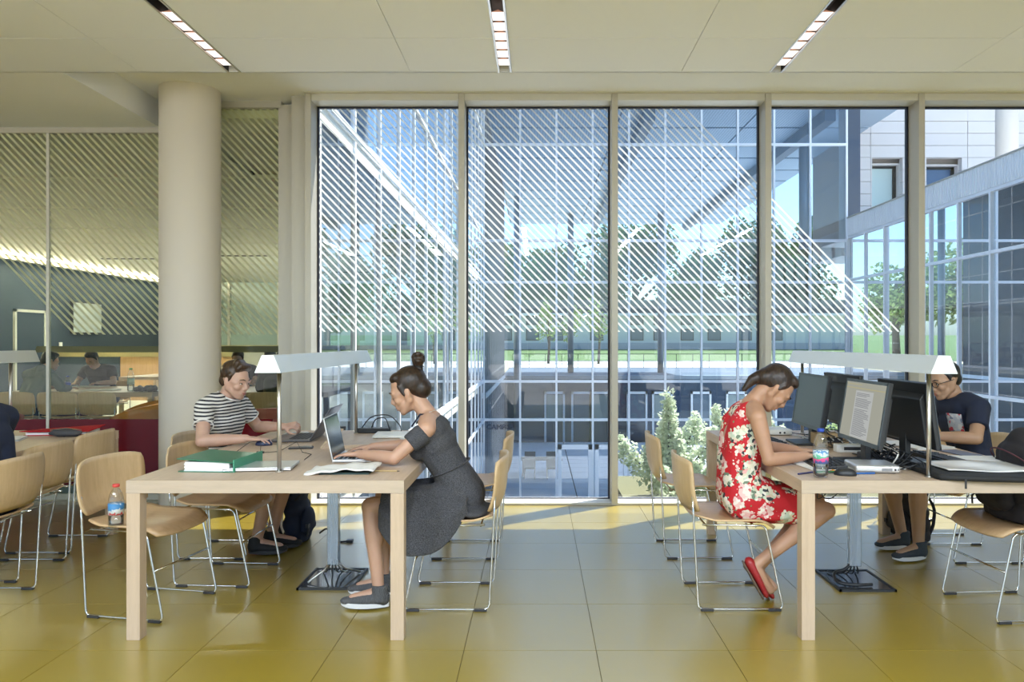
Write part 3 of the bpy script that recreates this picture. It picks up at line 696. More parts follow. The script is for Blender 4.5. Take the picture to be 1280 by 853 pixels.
# desk lamps: a trapezoid shade on two posts
def desk_lamp(label, x, y0, y1, py0, py1):
    t = thing('desk_lamp', label, 'lamp', (x, 0, TH), 0, 'long desk lamps'); zb, zt = 1.232 - TH, 1.315 - TH
    sec = [(-.062, zb), (-.028, zt), (.028, zt), (.062, zb)]
    m = MB(); n = 4
    vs = [(a, y, b) for y in (y0, y1) for a, b in sec] ; inn = [(-.058, zb), (-.026, zt - .005), (.026, zt - .005), (.058, zb)]
    vs += [(a, y, b) for y in (y0 + .003, y1 - .003) for a, b in inn]
    fs = [(0, 1, 5, 4), (1, 2, 6, 5), (2, 3, 7, 6), (0, 3, 2, 1), (4, 5, 6, 7), (8, 12, 13, 9), (9, 13, 14, 10), (10, 14, 15, 11), (8, 9, 10, 11), (12, 15, 14, 13), (0, 4, 12, 8), (3, 11, 15, 7), (0, 8, 11, 3), (4, 7, 15, 12)]
    m.add(vs, fs); mk('lamp_shade', m, M['alu'], t)
    tb = MB()
    for y in (y0 + .16, (y0 + y1) / 2, y1 - .16): tb.b(-.04, .04, y - .02, y + .02, zb + .006, zb + .012)
    mk('lamp_bracket', tb, M['black'], t)
    tu = MB(); tu.cyl((0, y0 + .05, zb + .03), (0, y1 - .05, zb + .03), .013, n=12); mk('lamp_tube', tu, M['white'], t, True)
    for y in (py0, py1):
        mk('post', MB().cyl((.0, y, 0), (.0, y, zb + .02), .0105, n=16), M['steel'], t, True)
        mk('post_collar', MB().cyl((0, y, 0), (0, y, .006), .018, n=16), M['steel'], t, True)
    return t
desk_lamp('long aluminium desk lamp over the table with the green binder', -1.268, 3.52, 5.46, 3.68, 5.24)
desk_lamp('long aluminium desk lamp over the monitors', 1.85, 3.41, 5.35, 3.545, 5.24)
desk_lamp('long aluminium desk lamp at the left edge, its end above the red folder', -3.685, 3.52, 5.46, 3.68, 5.24)

# ================================================================ chairs (front is local +x)
def chair_parts(t, seg=True):
    def seat(u, v):
        x = .005 + .215 * u * (1 - .10 * abs(v) ** 6); y = .225 * v * (1 - .10 * abs(u) ** 6)
        z = .452 + .012 * v * v - .012 * (1 - u * u) * (1 - v * v) + (.02 * max(0, -u - .55) / .45) - .045 * max(0, (u - .55) / .45) ** 1.7
        return (x, y, z)
    mk('seat', MB().shell(seat, 14, 14, .009), M['ply_seat'], t, True)
    def back(u, v):
        y = .238 * u * (1 - .09 * abs(v) ** 5); zz = .635 + .138 * v * (1 - .10 * abs(u) ** 6) + .006 * (1 - u * u)
        x = -.262 + .052 * u * u - .07 * (zz - .5) + .03 * ((.635 - zz) / .138) ** 2 * (zz < .635)
        return (x, y, zz)
    b = mk('backrest', MB().shell(back, 16, 10, .010), M['ply'], t, True)
    for s in (-1, 1):
        y = s * .215
        p = [(-.222, y, .60), (-.216, y, .455), (-.192, y, .010), (.243, y, .010), (.150, y, .437), (-.17, y * .97, .440)]
        mk('side_frame', MB().tube(fillet(p, .03, 5), .0058, 8), M['chrome'], t, True)
        mk('glide', MB().b(-.18, -.115, y - .010, y + .010, 0, .014), M['glide'], t, bevel=.002); mk('glide', MB().b(.165, .230, y - .010, y + .010, 0, .014), M['glide'], t, bevel=.002)
    for x, z, hy in ((.192, .25, .215), (-.15, .435, .21), (.10, .430, .215)): mk('cross_bar', MB().tube([(x, -hy, z), (x, hy, z)], .005, 8), M['chrome'], t, True)
first = thing('plywood_chair', 'x', 'chair', (0, 0, 0), 0, 'plywood sled chairs')
chair_parts(first)
used = []
def chair(x, y, rz, label):
    if not used: first.location = (x, y, 0); first.rotation_euler = (0, 0, math.radians(rz)); first['label'] = label; o = first
    else: o = dup(first, (x, y, 0), math.radians(rz), label)
    used.append(o); return o
chair(-2.03, 3.925, -11, 'plywood chair with a water bottle on its seat, by the left table corner')
chair(-1.84, 4.42, -3, 'empty plywood chair pushed under the table between the bottle chair and the striped shirt')
chair(-2.08, 4.95, 0, 'plywood chair that the man in the striped shirt sits on')
chair(-.44, 4.045, 180, 'plywood chair that the woman in the grey dress sits on')
chair(-.44, 4.95, 180, 'empty plywood chair behind the grey dress, nearer the window')
chair(1.015, 4.05, 0, 'plywood chair that the woman in the floral dress sits on')
chair(1.0, 4.96, 0, 'empty plywood chair behind the floral dress, nearer the window')
chair(2.46, 3.885, 184, 'plywood chair with a dark backpack on its seat')
chair(2.82, 4.86, 180, 'plywood chair that the man in the navy shirt sits on')
chair(-2.98, 3.95, 180, 'plywood chair at the left edge with a person in navy on it')
chair(-3.16, 4.50, 180, 'empty plywood chair at the left table, behind the person in navy')
chair(-3.22, 5.08, 180, 'empty plywood chair at the left table, nearest the red glass panel')
chair(2.85, 5.55, 180, 'plywood chair past the man in navy, at the window end of the monitor table')

# ================================================================ laptops, monitors and other things on the tables
M['screen_off'] = plain('dark_screen', (.028, .036, .048), .12, var=.15, scale=4)
M['screen_grey'] = plain('switched_off_screen', (.085, .115, .135), .35, var=.05, scale=3)
M['keys'] = plain('keyboard_keys', (.02, .02, .022), .5)
M['darkgrey'] = plain('dark_grey_shell', (.12, .115, .12), .35, .5)
def laptop(label, x, y, rz, w, d, ang, shell, lidmat, bezel, keymat):
    """front edge of the base is local +x, the hinge is at x = 0"""
    t = thing('open_laptop', label, 'laptop', (x, y, TH), math.radians(rz))
    mk('base', MB().b(0, d, -w / 2, w / 2, .003, .017), shell, t, bevel=.003)
    kb = MB(); mk('keyboard_bed', MB().b(.025, d * .55, -w * .42, w * .42, .0168, .0176), keymat, t)
    for i in range(5):
        for j in range(13): kb.b(.03 + i * (d * .5 / 5), .03 + i * (d * .5 / 5) + .014, -w * .41 + j * w * .063, -w * .41 + j * w * .063 + .016, .0176, .0192)
    tag(mk('keys', kb, M['keys'], t), kind='stuff'); t_ = mk('touchpad', MB().b(d * .62, d * .94, -.05, .05, .0168, .0174), shell, t)
    s, c = math.sin(math.radians(ang)), math.cos(math.radians(ang)); h = d * .96
    f = lambda u, z, yy: (-u * s - z * c * 1.0 + .006, yy, .016 + u * c - z * s + .0)
    lid = mk('lid', MB().prism([(0, 0), (h, 0), (h, .007), (0, .007)], -w / 2, w / 2, lambda a, b, q: f(a, b, q)), lidmat, t, bevel=.002)
    mk('bezel', MB().prism([(.004, -.0006), (h - .003, -.0006), (h - .003, 0), (.004, 0)], -w / 2 + .004, w / 2 - .004, lambda a, b, q: f(a, b, q)), bezel, lid)
    mk('screen', MB().prism([(.018, -.0012), (h - .012, -.0012), (h - .012, -.0006), (.018, -.0006)], -w / 2 + .012, w / 2 - .012, lambda a, b, q: f(a, b, q)), M['screen_off'], lid)
    return t
lpA = laptop('open silver laptop with a dark screen under the hands of the woman in grey', -1.095, 4.12, 4, .345, .235, 12, M['silver'], M['silver'], M['black'], M['silver'])
lpB = laptop('open dark laptop in front of the man in the striped shirt', -1.455, 4.95, 183, .38, .25, 33, M['darkgrey'], M['darkgrey'], M['black'], M['black'])
def closed_laptop(label, x, y, rz, w, d, mat, edge):
    t = thing('closed_laptop', label, 'laptop', (x, y, TH), math.radians(rz))
    mk('base', MB().b(-d / 2, d / 2, -w / 2, w / 2, .003, .012), edge, t, bevel=.004); mk('lid', MB().b(-d / 2, d / 2, -w / 2, w / 2, .0128, .019), mat, t, bevel=.004)
    ft = MB()
    for a in (-1, 1):
        for b in (-1, 1): ft.cyl((a * d * .4, b * w * .42, 0), (a * d * .4, b * w * .42, .004), .008, n=10)
    mk('rubber_feet', ft, M['glide'], t); pt = MB()
    for k in range(5): pt.b(-d * .3 + k * .025, -d * .3 + k * .025 + .012, -w / 2 - .0006, -w / 2 + .002, .005, .009)
    mk('ports', pt, M['black'], t); return t
closed_laptop('closed silver laptop beside the green binder', -1.395, 3.80, 97, .325, .227, M['silver'], M['silver'])
closed_laptop('closed white laptop beyond the hands of the woman in grey', -.93, 5.08, 94, .34, .25, M['white'], M['white'])
# green binder
M['green'] = plain('green_binder', (.015, .16, .085), .3, var=.05)
M['green_l'] = plain('green_spine', (.06, .30, .18), .35)
bd = thing('ring_binder', 'green ring binder lying closed at the corner of the table', 'binder', (-1.60, 3.83, TH), math.radians(-4))
mk('back_cover', MB().b(-.155, .125, -.16, .16, 0, .004), M['green'], bd); mk('spine', MB().b(.123, .129, -.16, .16, 0, .062), M['green_l'], bd)
R = Matrix.Rotation(math.radians(3.5), 3, 'Y'); mk('front_cover', MB().box((-.017, 0, .0555), (.29, .32, .004), R), M['green'], bd)
ps = MB()
for k in range(9): ps.b(-.13 + .003 * (k % 3), .10, -.152 + .001 * (k % 2), .152, .004 + k * .0050, .0088 + k * .0050)
mk('pages', ps, M['paper'], bd); mk('ring_mechanism', MB().b(.10, .122, -.12, .12, .004, .04), M['steel'], bd)
# papers
def sheets(name, label, cat, x, y, rz, w, d, n, mat=None, z=TH, fan=3, seed=1):
    r = random.Random(seed); t = thing(name, label, cat, (x, y, z), math.radians(rz))
    for k in range(n):
        R = Matrix.Rotation(math.radians(r.uniform(-fan, fan)), 3, 'Z'); mk('sheet', MB().box((r.uniform(-.012, .012), r.uniform(-.012, .012), .0015 + k * .0026), (w, d, .0022), R), mat or M['paper'], t)
    return t
def text(name, s, size, mat, parent, loc, rot=(0, 0, 0), ext=.0002, align='CENTER'):
    cu = bpy.data.curves.new(name, 'FONT'); cu.body = s; cu.size = size; cu.extrude = ext; cu.align_x = align; cu.align_y = 'CENTER'; cu.materials.append(mat)
    o = bpy.data.objects.new(name, cu); COL.objects.link(o); o.location = loc; o.rotation_euler = rot; o.parent = parent; return o
slv = thing('laptop_sleeve', 'pale crumpled paper sleeve lying flat at the near edge of the table', 'sleeve', (-.955, 3.70, TH), math.radians(1))
mk('dark_underside', MB().b(-.10, .14, -.09, .09, 0, .008), plain('dark_green_board', (.02, .05, .05), .6), slv)
mk('paper_cover', MB().shell(lambda u, v: (.165 * u, .115 * v, .017 + .009 * math.sin(u * 2.2 + .6) + .003 * math.sin(5 * v + 2 * u) + .004 * math.sin(9 * u)), 16, 10, .007), M['paper'], slv, True)
sheets('loose_papers', 'few loose white papers beyond the far hand of the woman in grey', 'papers', -.80, 4.93, 20, .2, .28, 3)
sheets('coloured_booklet', 'thin booklet with green and blue edges under the loose papers', 'booklet', -.76, 4.72, 40, .12, .19, 2, plain('booklet', (.10, .22, .20), .5))
pn = thing('pencil', 'thin pencil lying right of the pale paper sleeve', 'pencil', (-.745, 3.69, TH + .004), math.radians(-3)); mk('barrel', MB().cyl((-.07, 0, 0), (.055, 0, 0), .0035, n=6), plain('pencil_wood', (.55, .40, .20), .5), pn); mk('tip', MB().cyl((.055, 0, 0), (.068, 0, 0), .0035, .0006, n=6), M['black'], pn)
# mouse under the man's hand, phone stand
def mouse(label, x, y, rz, mat):
    t = thing('computer_mouse', label, 'mouse', (x, y, TH), math.radians(rz)); m = MB(); m.ell((0, 0, .006), (.052, .030, .030), n=20, m=12); m.v = [(a, b, max(c, 0.0)) for a, b, c in m.v]
    mk('body', m, mat, t, True); mk('wheel', MB().cyl((.03, -.004, .029), (.03, .004, .029), .006, n=12), M['glide'], t); mk('cable', MB().tube(fillet([(.05, 0, .008), (.09, .01, .004), (.13, .05, .004), (.12, .10, .004)], .04), .0016, 6), M['black'], t, True); return t
mouse('dark blue mouse under the right hand of the man in stripes', -1.69, 4.63, 5, plain('blue_mouse', (.01, .02, .07), .3))
st = thing('wooden_stand', 'light wooden wedge stand beside the screen of the silver laptop', 'stand', (-1.235, 4.52, TH), math.radians(20))
mk('base', MB().b(-.03, .20, -.05, .05, 0, .018), M['maple_leg'], st); mk('rest', MB().prism([(-.07, 0), (-.035, 0), (.06, .115), (.03, .12)], -.045, .045), M['maple_leg'], st); mk('black_clip', MB().b(.03, .075, -.02, .02, .105, .128), M['black'], st)
pl = thing('flat_phone', 'flat black phone lying left of the wooden stand', 'phone', (-1.42, 4.5, TH), math.radians(12)); mk('body', MB().b(-.07, .07, -.035, .035, 0, .009), M['black'], pl, bevel=.003); mk('glass_face', MB().b(-.066, .066, -.032, .032, .009, .0095), M['screen_off'], pl)
cl_ = thing('charger_cable', 'thin dark cable lying in loops between the binder and the mouse', 'cable', (-1.62, 4.30, TH)); mk('cord', MB().tube([(-.12, .02, .003), (-.07, .10, .05), (0, .09, .06), (.03, 0, .003), (.12, .05, .003), (.20, .12, .05), (.26, .03, .003), (.34, -.06, .003), (.36, -.25, .003)], .0018, 6), M['blackmat'], cl_, True)
mk('plug', MB().b(.01, .05, -.008, .008, 0, .011), M['black'], cl_)
bx = thing('power_adapter', 'black adapter box with looping cables at the window end of the left table', 'adapter', (-1.12, 5.28, TH)); mk('box', MB().b(-.14, .08, -.05, .05, 0, .035), M['black'], bx, bevel=.006)
mk('cord', MB().tube(fillet([(-.12, 0, .03), (-.05, -.02, .12), (.08, 0, .13), (.16, -.03, .05), (.17, -.05, .004)], .08, 6), .004, 8).tube(fillet([(-.05, 0, .03), (-.02, -.02, .10), (.05, 0, .11), (.09, -.03, .004)], .06, 6), .004, 8), M['black'], bx, True)
sheets('white_note', 'small white note with a blue mark behind the hand of the man in stripes', 'note', -1.68, 5.2, 10, .14, .18, 2)

# monitors
def monitor(label, x, y, rz, screen, w=.545, h=.335, tilt=9, z0=.105, page=False):
    """screen faces local +x"""
    t = thing('monitor', label, 'monitor', (x, y, TH), math.radians(rz), 'monitors on the right table')
    s, c = math.sin(math.radians(tilt)), math.cos(math.radians(tilt))
    f = lambda u, z, q: (z * c - u * s, q, z0 + u * c + z * s)
    fr = MB(); fr.prism([(0, -.022), (h, -.022), (h, 0), (0, 0)], -w / 2, w / 2, f); cs = mk('casing', fr, M['black'], t, bevel=.004)
    mk('back_shell', MB().prism([(.03, -.05), (h - .08, -.05), (h - .05, -.022), (.01, -.022)], -w * .42, w * .42, f), M['black'], cs, bevel=.006)
    bz = MB()
    bz.prism([(0, 0), (.022, 0), (.022, .004), (0, .004)], -w / 2, w / 2, f); bz.prism([(h - .016, 0), (h, 0), (h, .004), (h - .016, .004)], -w / 2, w / 2, f)
    bz.prism([(0, 0), (h, 0), (h, .004), (0, .004)], -w / 2, -w / 2 + .016, f); bz.prism([(0, 0), (h, 0), (h, .004), (0, .004)], w / 2 - .016, w / 2, f)
    mk('bezel', bz, M['bezel'], cs)
    scn = mk('screen', MB().prism([(.022, .0005), (h - .016, .0005), (h - .016, .002), (.022, .002)], -w / 2 + .016, w / 2 - .016, f), screen, t)
    if page:
        pm = MB(); pm.prism([(.024, .0022), (h - .06, .0022), (h - .06, .0026), (.024, .0026)], -.115, .115, f); mk('page', pm, M['page'], scn)
        tb = MB(); tb.prism([(h - .05, .0022), (h - .045, .0022), (h - .045, .0026), (h - .05, .0026)], -w / 2 + .02, w / 2 - .02, f); tb.prism([(h - .03, .0022), (h - .026, .0022), (h - .026, .0026), (h - .03, .0026)], -w / 2 + .02, -.05, f); mk('toolbar', tb, M['page_line'], scn)
        ln = MB(); rr = random.Random(3); u = h - .075
        while u > .035:
            if rr.random() > .12: ln.prism([(u, .0027), (u + .0028, .0027), (u + .0028, .0029), (u, .0029)], -.10, rr.uniform(.03, .10), f)
            u -= .0072
        tag(mk('text_lines', ln, M['page_text'], scn), kind='stuff')
    mk('stand_neck', MB().b(-.06, -.03, -.035, .035, .008, z0 + .13), M['black'], t, bevel=.004)
    mk('stand_foot', MB().b(-.13, .09, -.12, .12, 0, .014), M['black'], t, bevel=.008)
    return t
M['bezel'] = plain('monitor_bezel', (.045, .06, .075), .3)
M['screen_on'] = emit('document_screen', (.62, .62, .52), .17); M['page'] = emit('document_page', (.70, .72, .70), .19); M['page_line'] = emit('document_line', (.70, .64, .38), .18); M['page_text'] = emit('document_text', (.33, .34, .37), .17)
monitor('monitor showing a text document, nearest on the side of the floral dress', 1.69, 3.965, 178, M['screen_on'], page=True)
monitor('monitor with a blank grey screen facing the woman in the floral dress', 1.685, 4.72, 178, M['screen_grey'])
monitor('black monitor seen from behind, hiding the man in the navy shirt', 1.985, 3.96, 0, M['screen_grey'], tilt=8)
monitor('black monitor seen from behind, the far one toward the window', 1.965, 4.73, 0, M['screen_grey'], tilt=6)
def keyboard(label, x, y, rz):
    t = thing('keyboard', label, 'keyboard', (x, y, TH), math.radians(rz)); w, d = .44, .15
    mk('case', MB().prism([(-d / 2, .004), (d / 2, .004), (d / 2, .014), (-d / 2, .028)], -w / 2, w / 2), M['black'], t, bevel=.003)
    k = MB()
    for i in range(6):
        for j in range(21):
            if j in (14, 18) : continue
            x0 = -d / 2 + .010 + i * .0225; z = .028 - (x0 + d / 2) / d * .014; k.b(x0, x0 + .018, -w / 2 + .010 + j * .020, -w / 2 + .026 + j * .020, z - .004, z + .007)
    tag(mk('keys', k, M['keys'], t), kind='stuff'); mk('feet', MB().b(-d / 2 + .01, -d / 2 + .02, -.2, -.17, 0, .006).b(-d / 2 + .01, -d / 2 + .02, .17, .2, 0, .006).b(d / 2 - .02, d / 2 - .01, -.2, .2, 0, .005), M['glide'], t); return t
keyboard('black keyboard below the monitor with the text document', 1.475, 3.93, 176)
keyboard('black keyboard in front of the blank grey screen', 1.43, 4.72, 182)
keyboard('black keyboard on the side of the man in navy', 2.17, 3.99, 2)
mouse('black mouse at the near edge of the monitor table', 1.475, 3.595, 160, M['black'])
# small computer, bottle, phone, papers, pens
mc = thing('small_computer', 'flat silver desktop computer box at the near edge of the monitor table', 'computer', (1.665, 3.72, TH), math.radians(-6))
mk('casing', MB().b(-.11, .10, -.09, .11, .003, .040), M['silver'], mc, bevel=.012, seg=3); mk('black_base', MB().b(-.09, .08, -.075, .095, 0, .004), M['black'], mc)
mk('vent', MB().b(.012, .06, -.0912, -.089, .012, .028), plain('grey_vent', (.25, .25, .26), .6), mc); mk('socket', MB().cyl((.074, -.0915, .02), (.074, -.089, .02), .005, n=12), M['black'], mc); mk('socket', MB().cyl((.088, -.0905, .02), (.088, -.088, .02), .003, n=12), M['black'], mc)
mb2 = thing('small_computer', 'flat pale desktop computer box behind the blank grey monitor', 'computer', (1.62, 5.20, TH), math.radians(0)); mk('casing', MB().b(-.12, .12, -.1, .1, .003, .04), M['white'], mb2, bevel=.012, seg=3); mk('black_base', MB().b(-.1, .1, -.08, .08, 0, .004), M['black'], mb2)
mk('socket', MB().cyl((.03, -.102, .02), (.03, -.099, .02), .007, n=12).cyl((.06, -.102, .02), (.06, -.099, .02), .007, n=12), M['black'], mb2)
t = NT('clear_plastic'); tr_ = t.n('BsdfTransparent', i_Color=(.97, .98, .99)); g_ = t.n('BsdfGlossy', i_Roughness=.05); lw_ = t.n('LayerWeight', i_Blend=.35); mx = t.n('MixShader', i_0=t.math('ADD', t.math('MULTIPLY', lw_.outputs['Facing'], .55), .08), i_1=tr_, i_2=g_); t.t.links.new(mx.outputs[0], t.out.inputs[0]); M['clear'] = t.m
M['water'] = glass('bottle_water', (.96, .98, .99), .02)
def bottle(label, loc, h, r, capcol, water, lab, bands, ht=0.0):
    t = thing('water_bottle', label, 'bottle', loc)
    pr = [(r * .55, 0), (r * .9, .004), (r, .014), (r, h * .16), (r * .95, h * .18), (r, h * .2), (r, h * .30), (r * .93, h * .33), (r * .96, h * .5), (r, h * .58), (r * .97, h * .66), (r * .80, h * .78), (r * .5, h * .87), (r * .37, h * .90), (r * .37, h * .945)]
    mk('body', MB().lathe(pr, n=28), M['clear'], t, True)
    mk('cap', MB().lathe([(r * .43, h * .93), (r * .46, h * .935), (r * .46, h * .99), (r * .40, h)], n=24), plain('cap_' + label[:5], capcol, .4), t, True)
    if water > 0: mk('water', MB().lathe([(r * .5, .006), (r * .93, .016), (r * .93, h * water)], n=24), M['water'], t, True)
    lb = mk('label', MB().lathe([(r * 1.01, h * .30), (r * 1.01, h * .56)], n=28), lab, t, True)
    return t
def labelmat(name, cols):
    t = NT(name); v = t.coord((1, 1, 1)); sp = t.n('SeparateXYZ', i_0=v); n = t.noise(t.coord((60, 60, 40)), 1.0, 2)
    f = t.math('ADD', t.math('MULTIPLY', sp.outputs[2], 1 / .22), t.math('MULTIPLY', t.math('SUBTRACT', n.outputs[0], .5), .25)); t.pbr(t.ramp(f, cols, 'CONSTANT'), .45); return t.m
bottle('water bottle with a blue cap and pink blossoms, standing by the table corner', (1.335, 3.535, TH), .232, .035, (.01, .05, .35), .52, labelmat('bottle_label_blue', [(0, (.10, .16, .5)), (.36, (.80, .10, .35)), (.42, (.12, .45, .30)), (.47, (.55, .70, .75)), (.53, (.10, .25, .50)), (.58, (.75, .82, .85))]), 1)
bottle('water bottle with a red cap, on the seat of the plywood chair', (-2.10, 3.735, .455), .215, .036, (.62, .06, .05), .30, labelmat('bottle_label_red', [(0, (.65, .55, .45)), (.28, (.75, .10, .12)), (.33, (.70, .75, .80)), (.40, (.06, .25, .55)), (.55, (.55, .68, .80))]), 1)
ph = thing('pink_phone', 'phone in a pink case lying by the hands in the floral dress', 'phone', (1.50, 4.22, TH), math.radians(80)); mk('case', MB().b(-.04, .04, -.075, .075, 0, .010), plain('pink_case', (.45, .20, .20), .5), ph, bevel=.004); mk('glass_face', MB().b(-.036, .036, -.07, .07, .010, .0108), M['screen_off'], ph)
sheets('written_sheets', 'white sheets under the hands of the woman in the floral dress', 'papers', 1.45, 3.86, 8, .21, .29, 3)
sheets('white_sheet', 'white sheet lying beside the pink phone', 'papers', 1.43, 4.42, 0, .22, .28, 2)
for lb, x, y, rz, c in (('blue pen lying behind the black mouse', 1.57, 3.62, 5, (.02, .12, .40)), ('green marker lying between the bottle and the mouse', 1.40, 3.66, 10, (.05, .20, .08)), ('orange pencil lying next to the black keyboard', 1.46, 3.70, 120, (.75, .30, .02)), ('dark pen beside the water bottle with the blue cap', 1.30, 3.63, 30, (.05, .05, .15))):
    t = thing('pen', lb, 'pen', (x, y, TH + .0045), math.radians(rz)); mk('barrel', MB().cyl((-.055, 0, 0), (.06, 0, 0), .0044, n=10), plain('pen_ink', c, .4), t); mk('tip', MB().cyl((.06, 0, 0), (.072, 0, 0), .0036, .001, n=8), M['black'], t)
# black portfolio with a clear sleeve hanging over the front edge
pf = thing('portfolio_folder', 'black zip folder with a clear plastic sleeve, hanging over the near table edge', 'folder', (2.12, 3.62, TH), math.radians(-3))
mk('cover', MB().shell(lambda u, v: (.265 * u * (1 - .06 * abs(v) ** 6), .20 * v * (1 - .06 * abs(u) ** 6) + .012 * u * u, .014 - .012 * max(0, -v - .55) ** 1.2 + .004 * u * v), 18, 14, .022), M['blackmat'], pf, True)
mk('clear_sleeve', MB().shell(lambda u, v: (.205 * u + .03, .135 * v + .045, .031 + .004 * math.sin(3 * u + 2 * v) + .005 * max(0, v)), 16, 12, .004), plain('plastic_sleeve', (.72, .70, .67), .16, var=.04, scale=8), pf, True)
mk('zip_pull', MB().b(-.162, -.154, -.216, -.211, -.030, .012), M['glide'], pf)
sheets('white_papers', 'spread of white papers behind the black zip folder', 'papers', 2.13, 4.02, 84, .24, .42, 4, fan=12, seed=5, z=TH).location = (2.34, 4.02, TH)
sheets('blue_brochure', 'flat blue brochure at the edge of the white papers', 'brochure', 2.42, 4.30, 10, .12, .21, 2, plain('blue_print', (.16, .20, .32), .4))
sheets('open_magazine', 'open magazine under the arms of the man in navy', 'magazine', 2.33, 4.62, 14, .28, .34, 4, fan=6, seed=9)
sheets('photo_print', 'printed photo sheet near the backpack', 'print', 2.44, 3.78, -20, .10, .15, 2, plain('photo_sheet', (.22, .24, .28), .3))
# cables between the monitors
def cable_nest(label, x0, x1, y0, y1, n, seed):
    r = random.Random(seed); t = thing('cable_tangle', label, 'cables', ((x0 + x1) / 2, (y0 + y1) / 2, TH)); cx, cy = (x0 + x1) / 2, (y0 + y1) / 2
    for k in range(n):
        P = [(r.uniform(x0, x1) - cx, r.uniform(y0, y1) - cy, r.choice((.004, .006, .04, .09, .02)) + .002) for _ in range(7)]
        mk('cable', MB().tube(fillet(P, .12, 5), r.choice((.0025, .003, .0038)), 7), M['black'] if r.random() < .8 else M['white'], t, True)
cable_nest('tangle of cables between the two monitors nearest the camera', 1.76, 1.92, 3.66, 4.30, 13, 2); cable_nest('tangle of cables between the two monitors toward the window', 1.70, 1.95, 4.42, 5.1, 12, 3)
for lb, x, y, mat, d in (('black adapter block among the cables behind the document monitor', 1.82, 4.12, M['black'], (.11, .05, .035)), ('white socket block among the cables between the monitors', 1.83, 4.36, M['white'], (.20, .06, .045)), ('cardboard box end behind the document monitor', 1.80, 4.62, plain('cardboard', (.55, .38, .20), .8), (.20, .10, .08))):
    t = thing('cable_block', lb, 'adapter', (x, y, TH)); mk('casing', MB().b(-d[0] / 2, d[0] / 2, -d[1] / 2, d[1] / 2, 0, d[2]), mat, t, bevel=.004); mk('socket', MB().b(-d[0] * .3, d[0] * .3, -d[1] / 2 - .002, -d[1] / 2 + .001, d[2] * .3, d[2] * .7), M['glide'], t)
# things on the far left table
rf = thing('red_folder', 'flat red folder lying at the back of the left table', 'folder', (-3.30, 5.22, TH), math.radians(8)); mk('cover', MB().shell(lambda u, v: (.22 * u, .13 * v, .030 + .008 * u * v + .006 * u), 6, 6, .006), plain('red_card', (.42, .012, .018), .85, Specular_IOR_Level=.15), rf); mk('lower_cover', MB().b(-.2, .2, -.12, .12, 0, .006), plain('red_card_b', (.42, .02, .02), .5), rf); mk('contents', MB().b(-.19, .19, -.11, .11, .006, .022), M['paper'], rf)
pc = thing('pencil_case', 'crumpled dark pencil case beside the red folder', 'pencil case', (-3.18, 5.05, TH), math.radians(5)); m = MB(); m.ell((0, 0, .025), (.11, .045, .028), n=16, m=8); m.v = [(a, b, max(0, c + .004 * math.sin(a * 70))) for a, b, c in m.v]; mk('pouch', m, plain('grey_pouch', (.06, .06, .07), .7), pc, True); mk('zip', MB().tube([(-.1, 0, .045), (0, 0, .056), (.1, 0, .045)], .003, 6), M['steel'], pc)
sheets('stack_of_sheets', 'white sheets on the left table in front of the lamp post', 'papers', -3.52, 4.86, 24, .30, .22, 5, fan=5, seed=8)

hc = thing('hanging_cable', 'thin black cable loop hanging under the near edge of the monitor table', 'cable', (1.36, 3.60, TH - .06)); mk('cord', MB().tube(fillet([(0, 0, 0), (.01, 0, -.05), (.05, .01, -.06), (.09, 0, -.02), (.10, 0, 0)], .03, 5), .003, 6).tube(fillet([(-.01, 0, 0), (-.02, 0, -.06), (.02, .01, -.045), (.05, .02, 0)], .03, 5), .0025, 6), M['black'], hc, True); mk('clip', MB().b(-.015, .015, -.01, .01, -.008, 0), M['glide'], hc)
# ================================================================ people
def skin(name, a):
    t = NT(name); n = t.noise(t.coord(), 14, 3); c = t.mix(n.outputs[0], a, tuple(x * .82 for x in a))
    t.pbr(c, .48, 0, t.bump(t.noise(t.coord(), 160, 2).outputs[0], .05), Subsurface_Weight=.08, Subsurface_Scale=.01); return t.m
def hairmat(name, a, b):
    t = NT(name); w = t.noise(t.coord((60, 60, 14)), 1.6, 4, .6); t.pbr(t.ramp(w.outputs[0], [(.35, a), (.68, b)]), .38, 0, t.bump(w.outputs[0], .5, .004)); return t.m
M['eye'] = plain('eye_white', (.72, .70, .66), .3, var=0); M['iris'] = plain('dark_iris', (.03, .018, .01), .2, var=0)
M['lip'] = plain('lips', (.46, .17, .14), .45, var=.05)
def frame(f, u):
    f = V(f).normalized(); u = V(u); u = (u - f * u.dot(f)).normalized(); r = f.cross(u); return Matrix((r, f, u)).transposed()
def lerp(a, b, t): return V(a).lerp(V(b), t)
